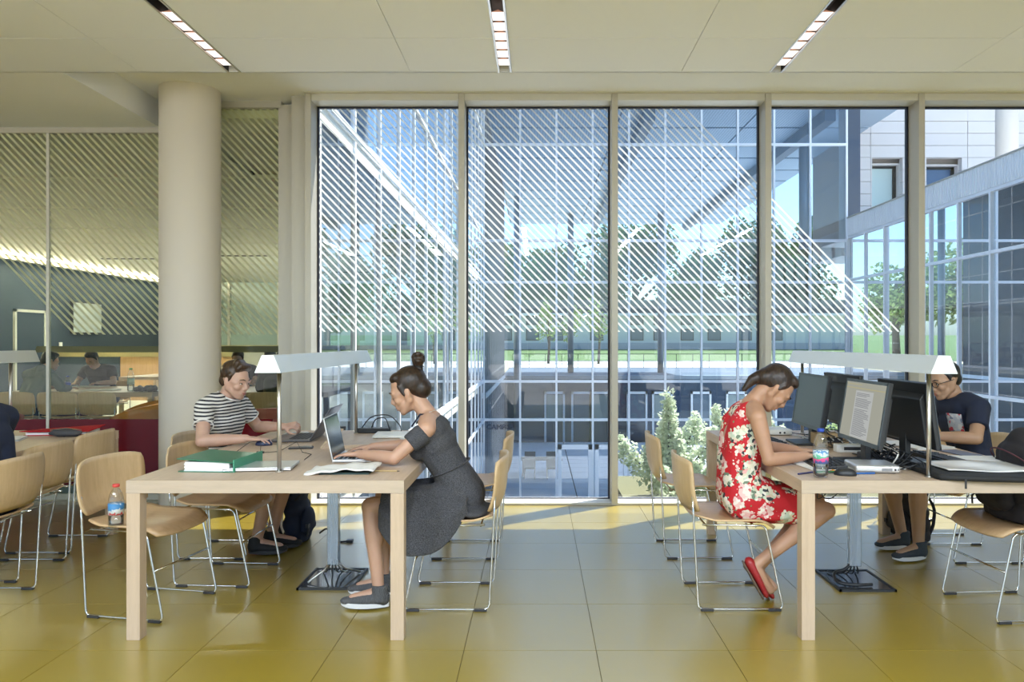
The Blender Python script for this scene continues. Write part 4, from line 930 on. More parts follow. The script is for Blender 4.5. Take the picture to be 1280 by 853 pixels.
def hand(mb, w, d, n, t, curl=(.2, .25, .2), spread=.12, size=1.0, lift=.0):
    """w wrist, d pointing direction, n back of the hand, t toward the thumb"""
    w = V(w); d = V(d).normalized(); n = V(n); n = (n - d * n.dot(d)).normalized(); t = V(t); t = (t - d * t.dot(d) - n * t.dot(n)).normalized(); S = size
    for i in range(4):
        k = w + d * (.084 - .004 * abs(i - 1)) * S + t * (.031 - .0205 * i) * S + n * .004
        mb.cap(w + t * (.014 - .009 * i) * S, k, .0150 * S, .0112 * S, 10, 3)
        p = k; a = lift; dd = (d + t * spread * (1.3 - i)).normalized(); L = (.072, .080, .074, .058)[i] * S; r = (.0088, .0090, .0086, .0076)[i] * S
        for q, c in zip((.44, .31, .25), curl):
            a += c; e = p + (dd * math.cos(a) - n * math.sin(a)) * L * q; mb.cap(p, e, r, r * .90, 8, 3); p = e; r *= .90
    p = w + d * .022 * S + t * .022 * S - n * .004
    mb.cap(w + t * .01, p, .0165 * S, .0145 * S, 8, 3)
    for dv, L, r in (((d * .62 + t * .72 - n * .25), .046, .0125), ((d * .88 + t * .32 - n * .28), .032, .0105), ((d * .95 + t * .05 - n * .3), .026, .0092)):
        e = p + dv.normalized() * L * S; mb.cap(p, e, r * S, r * .88 * S, 8, 3); p = e
def headshape(mb, o, R, S=1.0, male=True):
    P = lambda x, y, z: V(o) + R @ V((x, y, z)) * S
    E = lambda c, r: mb.ell(P(*c), tuple(k * S for k in r), R)
    C = lambda a, b, r1, r2=None: mb.cap(P(*a), P(*b), r1 * S, (r1 if r2 is None else r2) * S, 10, 3)
    E((0, -.014, .040), (.073, .093, .082)); E((0, .028, .012), (.064, .061, .070)); E((0, .030, -.042), (.053, .055, .058)); E((0, .024, -.062), (.046, .052, .040))
    E((0, .062, -.090), (.023 if male else .018, .020, .019))
    for s in (-1, 1):
        C((s * .050, -.004, -.038), (s * .018, .054, -.088), .021, .018); C((s * .058, .0, .01), (s * .053, -.002, -.042), .018, .020)
        E((s * .036, .056, -.022), (.025, .025, .024)); C((s * .012, .083, .026), (s * .044, .071, .024), .010, .009)
        E((s * .073, -.008, -.002), (.007, .017, .027)); C((s * .077, -.018, .014), (s * .077, -.014, -.014), .005, .004); E((s * .009, .091, -.032), (.0085, .009, .0075))
        E((s * .031, .067, .006), (.017, .014, .011)); C((s * .052, .052, .003), (s * .05, .03, .01), .012, .02)
    C((0, .080, .022), (0, .100, -.024), .0075, .0100); C((0, .092, -.030), (0, .082, -.046), .0075, .012)
    C((-.017, .080, -.056), (.017, .080, -.056), .0080); C((-.014, .080, -.067), (.014, .080, -.067), .0080); E((0, .072, -.060), (.03, .016, .02))
def facebits(t, base, o, R, hm, S=1.0, smile=0.0, brows=True, down=False):
    P = lambda x, y, z: V(o) + R @ V((x, y, z)) * S - V(base)
    for s in (-1, 1):
        if down:
            mk('eyelashes', MB().tube([P(s * .019, .0795, -.001), P(s * .031, .0825, -.005), P(s * .045, .0750, -.002)], [.0012, .0020, .0012], 6), hm, t, True)
        else:
            e = mk('eye', MB().ell(P(s * .031, .0740, .003), (.0085 * S, .0085 * S, .0062 * S), R, n=12, m=8), M['eye'], t, True); mk('iris', MB().ell(P(s * .030, .0805, .003), (.0046 * S,) * 3, n=10, m=6), M['iris'], e, True)
            mk('eyelashes', MB().tube([P(s * .019, .0790, .006), P(s * .031, .0825, .0095), P(s * .045, .0750, .006)], [.0012, .0018, .0012], 6), hm, t, True)
        if brows: mk('eyebrow', MB().tube([P(s * .014, .0915, .027), P(s * .030, .0885, .033), P(s * .048, .0740, .028)], [.0028 * S, .0036 * S, .002 * S], 6), hm, t, True)
    mk('lips', MB().tube([P(-.023, .0785, -.060 + smile), P(-.010, .0882, -.057), P(.010, .0882, -.057), P(.023, .0785, -.060 + smile)], [.002, .0040, .0040, .002], 7).tube([P(-.019, .0785, -.063 + smile * .6), P(0, .0880, -.068), P(.019, .0785, -.063 + smile * .6)], [.002, .0046, .002], 7), M['lip'], t, True)
def shoe(t, base, an, to, mat, sole, laces=None, flat=False, h=.085, Lf=1.0):
    """ankle joint an, toe tip to (sole level)"""
    an = V(an); to = V(to); base = V(base); d = to - an
    up = V((0, 0, 1)); f = (d - up * d.dot(up)).normalized() if not flat else d.normalized()
    if flat: s = f.cross(up).normalized(); up = s.cross(f).normalized()
    R = frame(f, up); L = .25 * Lf
    heel = (an - up * (h if not flat else .055)) - f * .055
    P = lambda x, y, z: heel + R @ V((x, y, z))
    m = MB()
    for k in range(9):
        y = .035 + k * (L - .07) / 8; q = k / 8; w = .036 + .010 * math.sin(PI * min(1, q * 1.15)); hh = (.062 - .036 * q) if not flat else (.036 - .014 * q)
        m.ell(P(0, y, .018 + hh * .45), (w, .040, hh * .75), R, 14, 8)
    if not flat: m.cyl(P(0, .05, .03), P(0, .046, .112), .046, .043, 18)
    o = remesh('shoe', m, .006, mat, t, base, 3)
    sm = MB(); n = 26; poly = []
    for k in range(n):
        a = 2 * PI * k / n; y = L / 2 + L / 2 * math.cos(a); w = (.046 if y > L * .45 else .036 + .010 * max(0, y / (L * .45))) ; poly.append((w * math.sin(a) * (1 - .12 * math.cos(a) ** 2), y))
    z0, z1 = (.0, .024) if not flat else (.0, .009)
    sm.prism(poly, z0, z1, lambda x, y, z: tuple(P(x, y, z + (.012 * max(0, (y - L * .8) / (L * .2)) ** 2 if not flat else 0)) - base)); mk('sole', sm, sole, o, False, .003)
    if laces is not None:
        lc = MB()
        for k in range(5):
            y = .088 + k * .017; z = .074 - k * .0055; lc.tube([P(-.028, y, z - .006), P(0, y + .004, z + .014), P(.028, y, z - .006)], .0036, 6)
        for s in (-1, 1): lc.tube([P(0, .080, .094), P(s * .025, .090, .106), P(s * .036, .080, .086), P(0, .080, .094)], .0026, 6)
        mk('laces', lc, laces, o, True)
    return o
def figure(name, label, base, J, sk, vox=.0055, male=True, S=1.0, hands=True, group=None):
    """one continuous body: torso, neck, head, arms with hands and legs grown from tapered limbs and fused into a single surface"""
    t = thing(name, label, 'person', base, 0, group); m = MB(); J = {k: (V(v) if isinstance(v, (tuple, Vector)) and len(v) == 3 and not isinstance(v[0], (tuple, Vector)) else v) for k, v in J.items()}
    sv = (J['shR'] - J['shL']).normalized(); w = 1.0 if male else .88
    for s in (-1, 1):
        m.cap(J['pel'] + sv * s * .060, J['waist'] + sv * s * .048 * w, .100, .088 * w, 14); m.cap(J['waist'] + sv * s * .048 * w, J['chest'] + sv * s * .062 * w, .088 * w, .098 * w, 14)
    m.cap(J['chest'] + sv * -.05, J['chest'] + sv * .05, .104 * w); up = lerp(J['chest'], J['neck'], .62); m.cap(up - sv * .08 * w, up + sv * .08 * w, .076 * w)
    for a in 'LR':
        sh, el, wr = J['sh' + a], J['el' + a], J['wr' + a]
        m.cap(lerp(J['neck'], J['head'], .08), lerp(J['neck'], sh, .80), .046 * w, .046 * w); m.cap(lerp(J['neck'], sh, .5), sh, .062 * w, .054 * w)
        m.cap(sh, lerp(sh, el, .45), .051 * w, .046 * w); m.cap(lerp(sh, el, .35), el, .046 * w, .037 * w); m.cap(el, lerp(el, wr, .35), .039 * w, .040 * w); m.cap(lerp(el, wr, .35), wr, .040 * w, .0255 * w)
        if hands: h = J['hd' + a]; hand(m, wr, *h[:4], size=1.0 if male else .92, lift=h[4] if len(h) > 4 else 0)
        else: m.cap(wr, wr + (wr - el).normalized() * .13, .034, .028)
        hp, kn, an = J['hip' + a], J['kn' + a], J['an' + a]
        m.cap(hp, lerp(hp, kn, .5), .088 * w + .004, .074 * w); m.cap(lerp(hp, kn, .5), kn, .074 * w, .056 * w); m.cap(kn, lerp(kn, an, .30), .053 * w, .053 * w); m.cap(lerp(kn, an, .30) , lerp(kn, an, .62), .054 * w, .042 * w); m.cap(lerp(kn, an, .6), an, .043 * w, .034 * w)
        back = (hp - kn); back = (back - (an - kn).normalized() * back.dot((an - kn).normalized())).normalized(); m.ell(lerp(kn, an, .33) + back * .016, (.046 * w, .046 * w, .085), frame(back, kn - an))
        to = J['to' + a]; m.cap(an - V((0, 0, .015)), lerp(an, to, .75) + V((0, 0, .012)), .032, .024)
    R = frame(J['hf'], J['hu']); hd = J['head']
    m.cap(J['neck'], hd + R @ V((0, -.030, -.055)), .056 * w, .052 * w); headshape(m, hd, R, S, male)
    remesh('body', m, vox, sk, t, base, 5)
    return t, J, R
def torso_shell(J, grow=.013, w=1.0, upto=.62, neckw=.08):
    m = MB(); sv = (J['shR'] - J['shL']).normalized()
    for s in (-1, 1):
        m.cap(J['pel'] + sv * s * .062, J['waist'] + sv * s * .050 * w, .102 + grow, .090 * w + grow, 14); m.cap(J['waist'] + sv * s * .050 * w, J['chest'] + sv * s * .064 * w, .090 * w + grow, .100 * w + grow, 14)
    m.cap(J['chest'] - sv * .05, J['chest'] + sv * .05, .105 * w + grow); up = lerp(J['chest'], J['neck'], upto); m.cap(up - sv * neckw * w, up + sv * neckw * w, .077 * w + grow)
    return m, sv
def tee(J, t, base, mat, frac=.62, w=1.0, vox=.008, name='t_shirt'):
    m, sv = torso_shell(J, .014, w)
    for a in 'LR':
        sh, el = J['sh' + a], J['el' + a]
        m.cap(lerp(J['neck'], sh, .50), sh, .072, .070 * w); m.cap(sh, lerp(sh, el, .2), .067 * w, .066 * w); m.cyl(sh, lerp(sh, el, frac), .066 * w, .062 * w, 20)
    return remesh(name, m, vox, mat, t, base, 5)
def shorts(J, t, base, mat, frac=.8, w=1.0):
    m = MB()
    for a in 'LR': m.cap(J['hip' + a], lerp(J['hip' + a], J['kn' + a], .3), .104 * w, .096 * w); m.cyl(J['hip' + a], lerp(J['hip' + a], J['kn' + a], frac), .102 * w, .080 * w, 20)
    m.cap(J['hipL'], J['hipR'], .112); return remesh('shorts', m, .01, mat, t, base, 4)
# ---- woman in the grey dress (faces -x)
M['skinA'] = skin('warm_skin', (.56, .33, .23)); M['skinB'] = skin('fair_skin', (.60, .37, .28)); M['skinC'] = skin('tanned_skin', (.50, .28, .18)); M['skinD'] = skin('olive_skin', (.47, .28, .18))
M['hairA'] = hairmat('dark_brown_hair', (.008, .005, .004), (.045, .022, .012)); M['hairB'] = hairmat('brown_hair', (.022, .012, .007), (.085, .045, .022)); M['hairC'] = hairmat('black_brown_hair', (.010, .006, .005), (.05, .026, .018)); M['hairD'] = hairmat('black_hair', (.004, .004, .005), (.02, .018, .018))
t = NT('grey_wool'); n = t.noise(t.coord(), 260, 2); n2 = t.noise(t.coord(), 9, 3); t.pbr(t.ramp(n.outputs[0], [(.32, (.022, .023, .028)), (.7, (.10, .10, .115))]), .95, 0, t.bump(t.math('ADD', n.outputs[0], n2.outputs[0]), .35, .003)); M['wool'] = t.m
up = V((0, 0, 1))
bA = (-.44, 4.05, 0)
JA = dict(pel=(-.395, 4.05, .55), waist=(-.475, 4.05, .70), chest=(-.555, 4.05, .835), neck=(-.585, 4.05, .975), head=(-.700, 4.05, 1.105), hf=(-.92, 0, -.38), hu=(-.38, 0, .92),
          shL=(-.575, 3.885, .925), shR=(-.575, 4.215, .925), elL=(-.735, 3.835, .782), elR=(-.73, 4.30, .785), wrL=(-.948, 3.965, .785), wrR=(-.935, 4.24, .785),
          hdL=((-1, .12, -.10), up, (0, 1, 0), (.12, .18, .15)), hdR=((-1, -.15, -.12), up, (0, -1, 0), (.12, .2, .18)),
          hipL=(-.43, 3.965, .535), hipR=(-.43, 4.135, .535), knL=(-.875, 3.93, .515), knR=(-.845, 4.12, .525), anL=(-.822, 3.875, .095), anR=(-.835, 4.07, .095), toL=(-1.0, 3.875, .02), toR=(-1.01, 4.07, .02))
tA, JA, RA = figure('person', 'woman with hair in a bun, grey off-shoulder dress, typing on a silver laptop', bA, JA, M['skinA'], male=False)
m = MB(); sv = V((0, 1, 0))
for s in (-1, 1):
    m.cap(JA['pel'] + sv * s * .062, JA['waist'] + sv * s * .046, .112, .093, 14); m.cap(JA['waist'] + sv * s * .046, JA['chest'] + sv * s * .058, .093, .098, 14)
    m.ell(JA['chest'] + V((-.075, s * .065, -.035)), (.055, .055, .055))
u2 = lerp(JA['chest'], JA['neck'], .46) + V((.012, 0, 0)); m.cap(u2 - sv * .085, u2 + sv * .085, .080); m.cap(JA['chest'] - sv * .06 + V((.012, 0, 0)), JA['chest'] + sv * .06 + V((.012, 0, 0)), .103)
for a, s in (('L', -1), ('R', 1)):
    sh, el = JA['sh' + a], JA['el' + a]; m.cyl(lerp(sh, el, .10) + V((0, -s * .004, -.005)), lerp(sh, el, .52), .056, .052, 22); m.cap(u2 + sv * s * .06, lerp(sh, el, .22), .060, .052)
    m.cap(JA['hip' + a], lerp(JA['hip' + a], JA['kn' + a], .45), .108, .098); m.cyl(JA['hip' + a], lerp(JA['hip' + a], JA['kn' + a], .80), .108, .086, 24)
m.cap((-.43, 3.97, .535), (-.43, 4.13, .535), .112); m.cap((-.66, 3.95, .53), (-.66, 4.12, .53), .085)
# the skirt hangs over the side of the seat in soft folds and spreads behind
def drape(u, v):
    q = .5 - .5 * v; zb = .29 + .17 * abs(u + .10) ** 2.4; z = .60 + (zb - .60) * q; y = 3.895 - .098 * min(1, q * 2.2) ** .9 + .009 * math.sin(7 * u + 1) * q + .050 * abs(u) ** 4
    return (-.590 + .225 * u, y, z)
m.shell(drape, 24, 12, .024)
m.ell((-.335, 4.0, .485), (.085, .17, .032)); m.cap((-.28, 3.92, .478), (-.27, 4.1, .478), .022)
remesh('dress', m, .006, M['wool'], tA, bA, 10)
mk('waist_seam', MB().tube([(-.475 - .44 + .44 + math.cos(a) * .1 , 4.05 + math.sin(a) * .155, .695 + math.cos(a) * .055) if False else tuple(V((-.472 + math.cos(a) * .105, 4.05 + math.sin(a) * .147, .70 + math.cos(a) * .045)) - V(bA)) for a in [2 * PI * k / 30 for k in range(30)]], .004, 6, True), M['wool'], tA, True)
for s in (-1, 1): mk('strap', MB().tube([tuple(V(p) - V(bA)) for p in ((-.665, 4.05 + s * .09, .93), (-.62, 4.05 + s * .095, .995), (-.56, 4.05 + s * .092, .992), (-.505, 4.05 + s * .085, .945))], .005, 6), M['navy'], tA, True)
facebits(tA, bA, JA['head'], RA, M['hairA'], down=True)
def hairmass(t, base, o, R, mat, parts, vox=.006):
    m = MB()
    for p in parts:
        if p[0] == 'e': m.ell(V(o) + R @ V(p[1]), p[2], R)
        else: m.cap(V(o) + R @ V(p[1]), V(o) + R @ V(p[2]), p[3], p[4] if len(p) > 4 else p[3])
    return remesh('hair', m, vox, mat, t, base, 9)
hA = [('e', (0, -.034, .050), (.084, .092, .088)), ('e', (0, .020, .092), (.060, .050, .034)), ('e', (0, -.075, -.005), (.066, .058, .062)), ('c', (-.03, .046, .098), (.03, .046, .098), .015), ('c', (-.066, .018, .045), (-.072, .012, -.005), .017, .010), ('c', (.066, .018, .045), (.072, .012, -.005), .017, .010)]
o = hairmass(tA, bA, JA['head'], RA, M['hairA'], hA)
bn = MB(); rb = random.Random(5); bc = JA['head'] + V((.055, 0, .185))
bn.ell(bc - V((0, 0, .02)), (.032, .034, .034)); bn.cap(bc - V((-.002, 0, .075)), bc, .026, .022)
for k in range(12): a = rb.random() * 6.3; q = V((math.cos(a) * .024, math.sin(a) * .028, rb.uniform(-.022, .026))); bn.cap(bc + q, bc + q * .5 + V((math.sin(a) * .02, -math.cos(a) * .02, .006)), .014, .011)
remesh('hair_bun', bn, .005, M['hairA'], tA, bA, 1)
t = NT('knit_sneaker'); w = t.n('TexWave', i_Vector=t.coord((70, 70, 70)), i_Scale=1.0, i_Distortion=6.0); t.pbr(t.ramp(w.outputs[0], [(.3, (.012, .013, .015)), (.75, (.16, .16, .17))]), .85); M['knit'] = t.m
M['whitesole'] = plain('white_sole', (.72, .72, .74), .6)
for a in 'LR': shoe(tA, bA, JA['an' + a], JA['to' + a], M['knit'], M['whitesole'], M['blackmat'])
mk('hair_tie', MB().tube([tuple(bc - V(bA) - V((-.002, 0, .045)) + V((math.cos(k) * .026, math.sin(k) * .026, 0))) for k in [2 * PI * i / 14 for i in range(14)]], .004, 6, True), M['blackmat'], tA, True)
mk('necklace', MB().tube([tuple(JA['neck'] - V(bA) + V((-.012 + math.cos(k) * .060, math.sin(k) * .062, .022 - math.cos(k) * -.018))) for k in [2 * PI * i / 26 for i in range(26)]], .0016, 5, True), M['silver'], tA, True)
# ---- man in the striped shirt (faces +x, turned a little to the camera)
t = NT('striped_jersey'); sp = t.n('SeparateXYZ', i_0=t.coord()); nz = t.noise(t.coord(), 5, 2)
z = t.math('ADD', sp.outputs[2], t.math('MULTIPLY', t.math('SUBTRACT', nz.outputs[0], .5), .03)); ph = t.math('FRACT', t.math('DIVIDE', z, .0215))
t.pbr(t.mix(t.math('GREATER_THAN', ph, .56), (.74, .72, .70), (.020, .020, .032)), .9, 0, t.bump(t.noise(t.coord(), 11, 3).outputs[0], .5, .01)); M['stripes'] = t.m
bB = (-2.08, 4.93, 0)
JB = dict(pel=(-2.13, 4.93, .55), waist=(-2.11, 4.93, .70), chest=(-2.065, 4.91, .855), neck=(-2.03, 4.90, 1.01), head=(-1.965, 4.875, 1.118), hf=(.90, -.36, -.20), hu=(.19, -.05, .98),
          shR=(-2.105, 4.740, .958), shL=(-2.005, 5.075, .950), elR=(-2.035, 4.545, .775), elL=(-1.935, 5.18, .790), wrR=(-1.795, 4.615, .782), wrL=(-1.725, 5.10, .800),
          hdR=((1, .08, -.10), (0, 0, 1), (0, 1, 0), (.25, .35, .3), -.22), hdL=((1, -.15, .10), (-.1, -.5, 1), (.2, -1, -.3), (.7, 1.1, .8)),
          hipR=(-2.09, 4.845, .535), hipL=(-2.09, 5.015, .535), knR=(-1.72, 4.83, .50), knL=(-1.68, 5.03, .51), anR=(-1.815, 4.845, .095), anL=(-1.77, 4.985, .095), toR=(-1.62, 4.86, .02), toL=(-1.58, 5.01, .02))
tB, JB, RB = figure('person', 'smiling man in a black and white striped shirt, hand on a dark blue mouse', bB, JB, M['skinB'], male=True)
tee(JB, tB, bB, M['stripes'], .55, w=.93)
for a in 'LR': sh, el = JB['sh' + a], JB['el' + a]; mk('sleeve_hem', MB().tube([tuple(lerp(sh, el, .55) - V(bB) + (el - sh).normalized().orthogonal().normalized() * math.cos(k) * .0580 + (el - sh).normalized().cross((el - sh).normalized().orthogonal().normalized()) * math.sin(k) * .0580) for k in [2 * PI * i / 24 for i in range(24)]], .0042, 6, True), M['paper'], tB, True)
mk('collar', MB().tube([tuple(JB['neck'] - V(bB) + V((math.cos(k) * .066 + .012, math.sin(k) * .075, .012 - math.cos(k) * .03))) for k in [2 * PI * i / 28 for i in range(28)]], .006, 6, True), M['paper'], tB, True)
shorts(JB, tB, bB, plain('grey_shorts', (.07, .07, .08), .9, bump=.2, scale=200), .82)
facebits(tB, bB, JB['head'], RB, M['hairB'], smile=.008)
hB = [('e', (0, -.026, .060), (.081, .090, .079)), ('e', (0, .026, .108), (.058, .050, .032)), ('e', (0, -.066, .0), (.064, .046, .055)), ('c', (-.045, .048, .098), (.045, .048, .098), .019), ('c', (-.035, .052, .112), (.035, .054, .116), .019), ('c', (-.072, .012, .050), (-.073, .012, .012), .014, .008), ('c', (.072, .012, .050), (.073, .012, .012), .014, .008), ('c', (-.03, .0, .125), (.03, .02, .13), .024)]
hairmass(tB, bB, JB['head'], RB, M['hairB'], hB)
t = NT('stubble'); tr_ = t.n('BsdfTransparent'); df = t.n('BsdfDiffuse', i_Color=(.12, .06, .04)); mx = t.n('MixShader', i_0=t.math('MULTIPLY', t.noise(t.coord(), 300, 2).outputs[0], .14), i_1=tr_, i_2=df); t.t.links.new(mx.outputs[0], t.out.inputs[0]); M['stubble'] = t.m
mm = MB(); PB = lambda x, y, z: JB['head'] + RB @ V((x, y, z)) 
for s in (-1, 1): mm.cap(PB(s * .051, -.004, -.042), PB(s * .018, .056, -.089), .0222, .0192)
mm.ell(PB(0, .063, -.091), (.025, .0212, .020), RB); remesh('beard', mm, .004, M['stubble'], tB, bB, 2)
for a in 'LR': shoe(tB, bB, JB['an' + a], JB['to' + a], M['blackmat'], M['glide'], M['black'])
# ---- woman in the floral dress (faces +x, bent over her papers)
t = NT('floral_print'); c0 = t.coord(); nz = t.noise(c0, 9, 3); wv = t.n('VectorMath', operation='ADD', i_0=c0, i_1=t.n('VectorMath', operation='SCALE', i_0=nz.outputs[1], i_3=.03).outputs[0]).outputs[0]
big = t.n('TexVoronoi', i_Vector=wv, i_Scale=12.0); small = t.n('TexVoronoi', i_Vector=wv, i_Scale=62.0); mid = t.n('TexVoronoi', i_Vector=wv, i_Scale=24.0)
bloom = t.math('LESS_THAN', t.math('ADD', big.outputs['Distance'], t.math('MULTIPLY', small.outputs['Distance'], .35)), .71)
hs = t.n('SeparateColor', i_0=small.outputs['Color']); hb = t.n('SeparateColor', i_0=big.outputs['Color'])
pet = t.ramp(hs.outputs[0], [(0, (.75, .70, .58)), (.25, (.55, .62, .50)), (.45, (.80, .76, .68)), (.62, (.16, .22, .16)), (.72, (.72, .40, .38)), (.80, (.03, .04, .05)), (.92, (.66, .60, .45))], 'CONSTANT')
pink = t.ramp(hs.outputs[1], [(0, (.78, .50, .48)), (.4, (.80, .70, .64)), (.7, (.60, .12, .14)), (.85, (.82, .78, .70))], 'CONSTANT')
fl_ = t.mix(t.math('GREATER_THAN', hb.outputs[0], .62), pet, pink); leafs = t.math('LESS_THAN', mid.outputs['Distance'], .16)
c = t.mix(leafs, (.52, .012, .022), (.16, .24, .12)); c = t.mix(bloom, c, fl_); t.pbr(c, .8, 0, t.bump(t.noise(c0, 12, 3).outputs[0], .5, .008)); M['floral'] = t.m
bC = (1.04, 4.05, 0)
JC = dict(pel=(1.095, 4.05, .55), waist=(1.085, 4.05, .70), chest=(1.098, 4.05, .872), neck=(1.150, 4.05, 1.040), head=(1.272, 4.035, 1.122), hf=(.63, -.06, -.77), hu=(.77, 0, .63),
          shR=(1.14, 3.885, .985), shL=(1.14, 4.215, .985), elR=(1.185, 3.845, .772), elL=(1.245, 4.29, .785), wrR=(1.405, 3.915, .782), wrL=(1.43, 4.14, .782),
          hdR=((1, .15, -.05), (0, .1, 1), (0, 1, 0), (.45, .6, .4)), hdL=((1, -.25, -.08), up, (0, -1, 0), (.15, .25, .2)),
          hipR=(1.10, 3.965, .535), hipL=(1.10, 4.135, .535), knR=(1.525, 3.965, .485), knL=(1.53, 4.12, .50), anR=(1.135, 3.90, .215), anL=(1.175, 4.01, .165), toR=(1.235, 3.895, .03), toL=(1.285, 4.0, .02))
tC, JC, RC = figure('person', 'woman in a red floral dress bending over her papers at the monitor table', bC, JC, M['skinC'], male=False)
m = MB()
for s in (-1, 1):
    m.cap(JC['pel'] + sv * s * .062, JC['waist'] + sv * s * .050, .118, .104, 14); m.cap(JC['waist'] + sv * s * .050, JC['chest'] + sv * s * .056, .104, .100, 14); m.ell(JC['chest'] + V((.078, s * .062, -.045)), (.052, .052, .052))
    m.cap(lerp(JC['chest'], JC['neck'], .5) + sv * s * .055, JC['neck'] + sv * s * .078 + V((-.008, 0, -.030)), .064, .040)
u2 = lerp(JC['chest'], JC['neck'], .55); m.cap(u2 - sv * .065, u2 + sv * .065, .076); m.ell((1.16, 4.05, .62), (.115, .16, .035)); m.cap((1.085, 3.985, .93), (1.125, 3.995, 1.005), .078, .056); m.cap((1.085, 4.115, .93), (1.125, 4.105, 1.005), .078, .056); m.cap((1.110, 3.99, .985), (1.110, 4.11, .985), .064)
for a in 'LR': m.cap(JC['hip' + a], lerp(JC['hip' + a], JC['kn' + a], .4), .112, .100); m.cyl(JC['hip' + a], lerp(JC['hip' + a], JC['kn' + a], .66), .110, .090, 24)
m.cap((1.12, 3.97, .53), (1.12, 4.13, .53), .112); m.cap((1.28, 3.96, .515), (1.28, 4.13, .515), .085); m.ell((1.22, 4.04, .47), (.17, .19, .045))
remesh('dress', m, .006, M['floral'], tC, bC, 10)
facebits(tC, bC, JC['head'], RC, M['hairC'], down=True)
hC = [('e', (0, -.030, .050), (.083, .093, .086)), ('e', (0, .022, .098), (.062, .052, .034)), ('e', (0, -.080, .010), (.060, .050, .058)), ('c', (-.042, .044, .095), (.042, .044, .095), .015), ('c', (-.071, .010, .045), (-.073, .0, .0), .016, .009), ('c', (.071, .010, .045), (.073, .0, .0), .016, .009), ('c', (0, -.100, -.01), (0, -.112, -.055), .036, .030), ('c', (0, -.112, -.055), (.0, -.100, -.125), .029, .014)]
hairmass(tC, bC, JC['head'], RC, M['hairC'], hC)
M['redshoe'] = plain('red_flat_leather', (.34, .018, .022), .35); M['brownsole'] = plain('brown_sole', (.13, .085, .06), .8)
for a in 'LR':
    an, to = JC['an' + a], JC['to' + a]; d = (to - an).normalized(); shoe(tC, bC, an, an + d * .3, M['redshoe'], M['brownsole'], None, True, Lf=.92)
# ---- man in the navy shirt (faces -x, half hidden by a monitor)
bD = (2.78, 4.86, 0)
JD = dict(pel=(2.82, 4.86, .55), waist=(2.80, 4.86, .70), chest=(2.755, 4.86, .855), neck=(2.705, 4.86, 1.015), head=(2.640, 4.86, 1.118), hf=(-.95, -.14, -.24), hu=(-.24, 0, .97),
          shL=(2.745, 4.665, .965), shR=(2.745, 5.055, .965), elL=(2.665, 4.555, .790), elR=(2.65, 5.14, .790), wrL=(2.455, 4.68, .790), wrR=(2.45, 5.03, .790),
          hdL=((-1, .2, -.08), up, (0, 1, 0), (.2, .25, .2)), hdR=((-1, -.2, -.08), up, (0, -1, 0), (.2, .25, .2)),
          hipL=(2.80, 4.77, .535), hipR=(2.80, 4.945, .535), knL=(2.395, 4.73, .51), knR=(2.32, 4.97, .51), anL=(2.405, 4.73, .095), anR=(2.42, 4.98, .095), toL=(2.22, 4.68, .02), toR=(2.21, 4.94, .02))
tD, JD, RD = figure('person', 'man with glasses and short black hair in a navy shirt with a printed pocket', bD, JD, M['skinD'], male=True)
tee(JD, tD, bD, M['navy'], .62); shorts(JD, tD, bD, plain('dark_shorts', (.03, .03, .035), .9), .8)
facebits(tD, bD, JD['head'], RD, M['hairD'])
hairmass(tD, bD, JD['head'], RD, M['hairD'], [('e', (0, -.024, .058), (.080, .088, .078)), ('e', (0, .024, .104), (.057, .050, .030)), ('e', (0, -.062, .005), (.063, .046, .055)), ('c', (-.042, .050, .096), (.042, .050, .096), .016), ('c', (-.071, .010, .045), (-.072, .008, .01), .012, .006), ('c', (.071, .010, .045), (.072, .008, .01), .012, .006)])
PD = lambda x, y, z: tuple(JD['head'] + RD @ V((x, y, z)) - V(bD))
gl_ = MB()
for s in (-1, 1):
    gl_.tube([PD(s * .033 + math.cos(k) * .024, .098 - abs(s * .033 + math.cos(k) * .024) * .12, .004 + math.sin(k) * .017) for k in [2 * PI * i / 20 for i in range(20)]], .0022, 6, True); gl_.tube([PD(s * .056, .091, .008), PD(s * .074, .05, .012), PD(s * .080, -.01, .014)], .0022, 6)
gl_.tube([PD(-.010, .098, .008), PD(0, .102, .010), PD(.010, .098, .008)], .002, 6); mk('glasses', gl_, M['black'], tD, True)
t = NT('printed_pocket'); vo = t.n('TexVoronoi', i_Vector=t.coord(), i_Scale=55.0); hs = t.n('SeparateColor', i_0=vo.outputs['Color']); t.pbr(t.ramp(hs.outputs[0], [(0, (.45, .47, .52)), (.5, (.20, .22, .30)), (.7, (.50, .04, .06)), (.85, (.60, .58, .58))], 'CONSTANT'), .8); M['pocket'] = t.m
pd_ = lerp(JD['chest'], JD['shL'], .5) + V((-.118, -.02, -.045)) - V(bD); mk('pocket', MB().shell(lambda u, v: tuple(pd_ + V((.012 * u * u - .012 * v + .020 * -u, .048 * u, .058 * v))), 6, 6, .008), M['pocket'], tD, True)
M['teal_lace'] = plain('teal_laces', (.02, .22, .25), .7); M['bluegrey'] = plain('blue_grey_mesh', (.045, .055, .07), .85, var=.2, scale=150)
for a in 'LR': shoe(tD, bD, JD['an' + a], JD['to' + a], M['bluegrey'], M['whitesole'], M['teal_lace'])
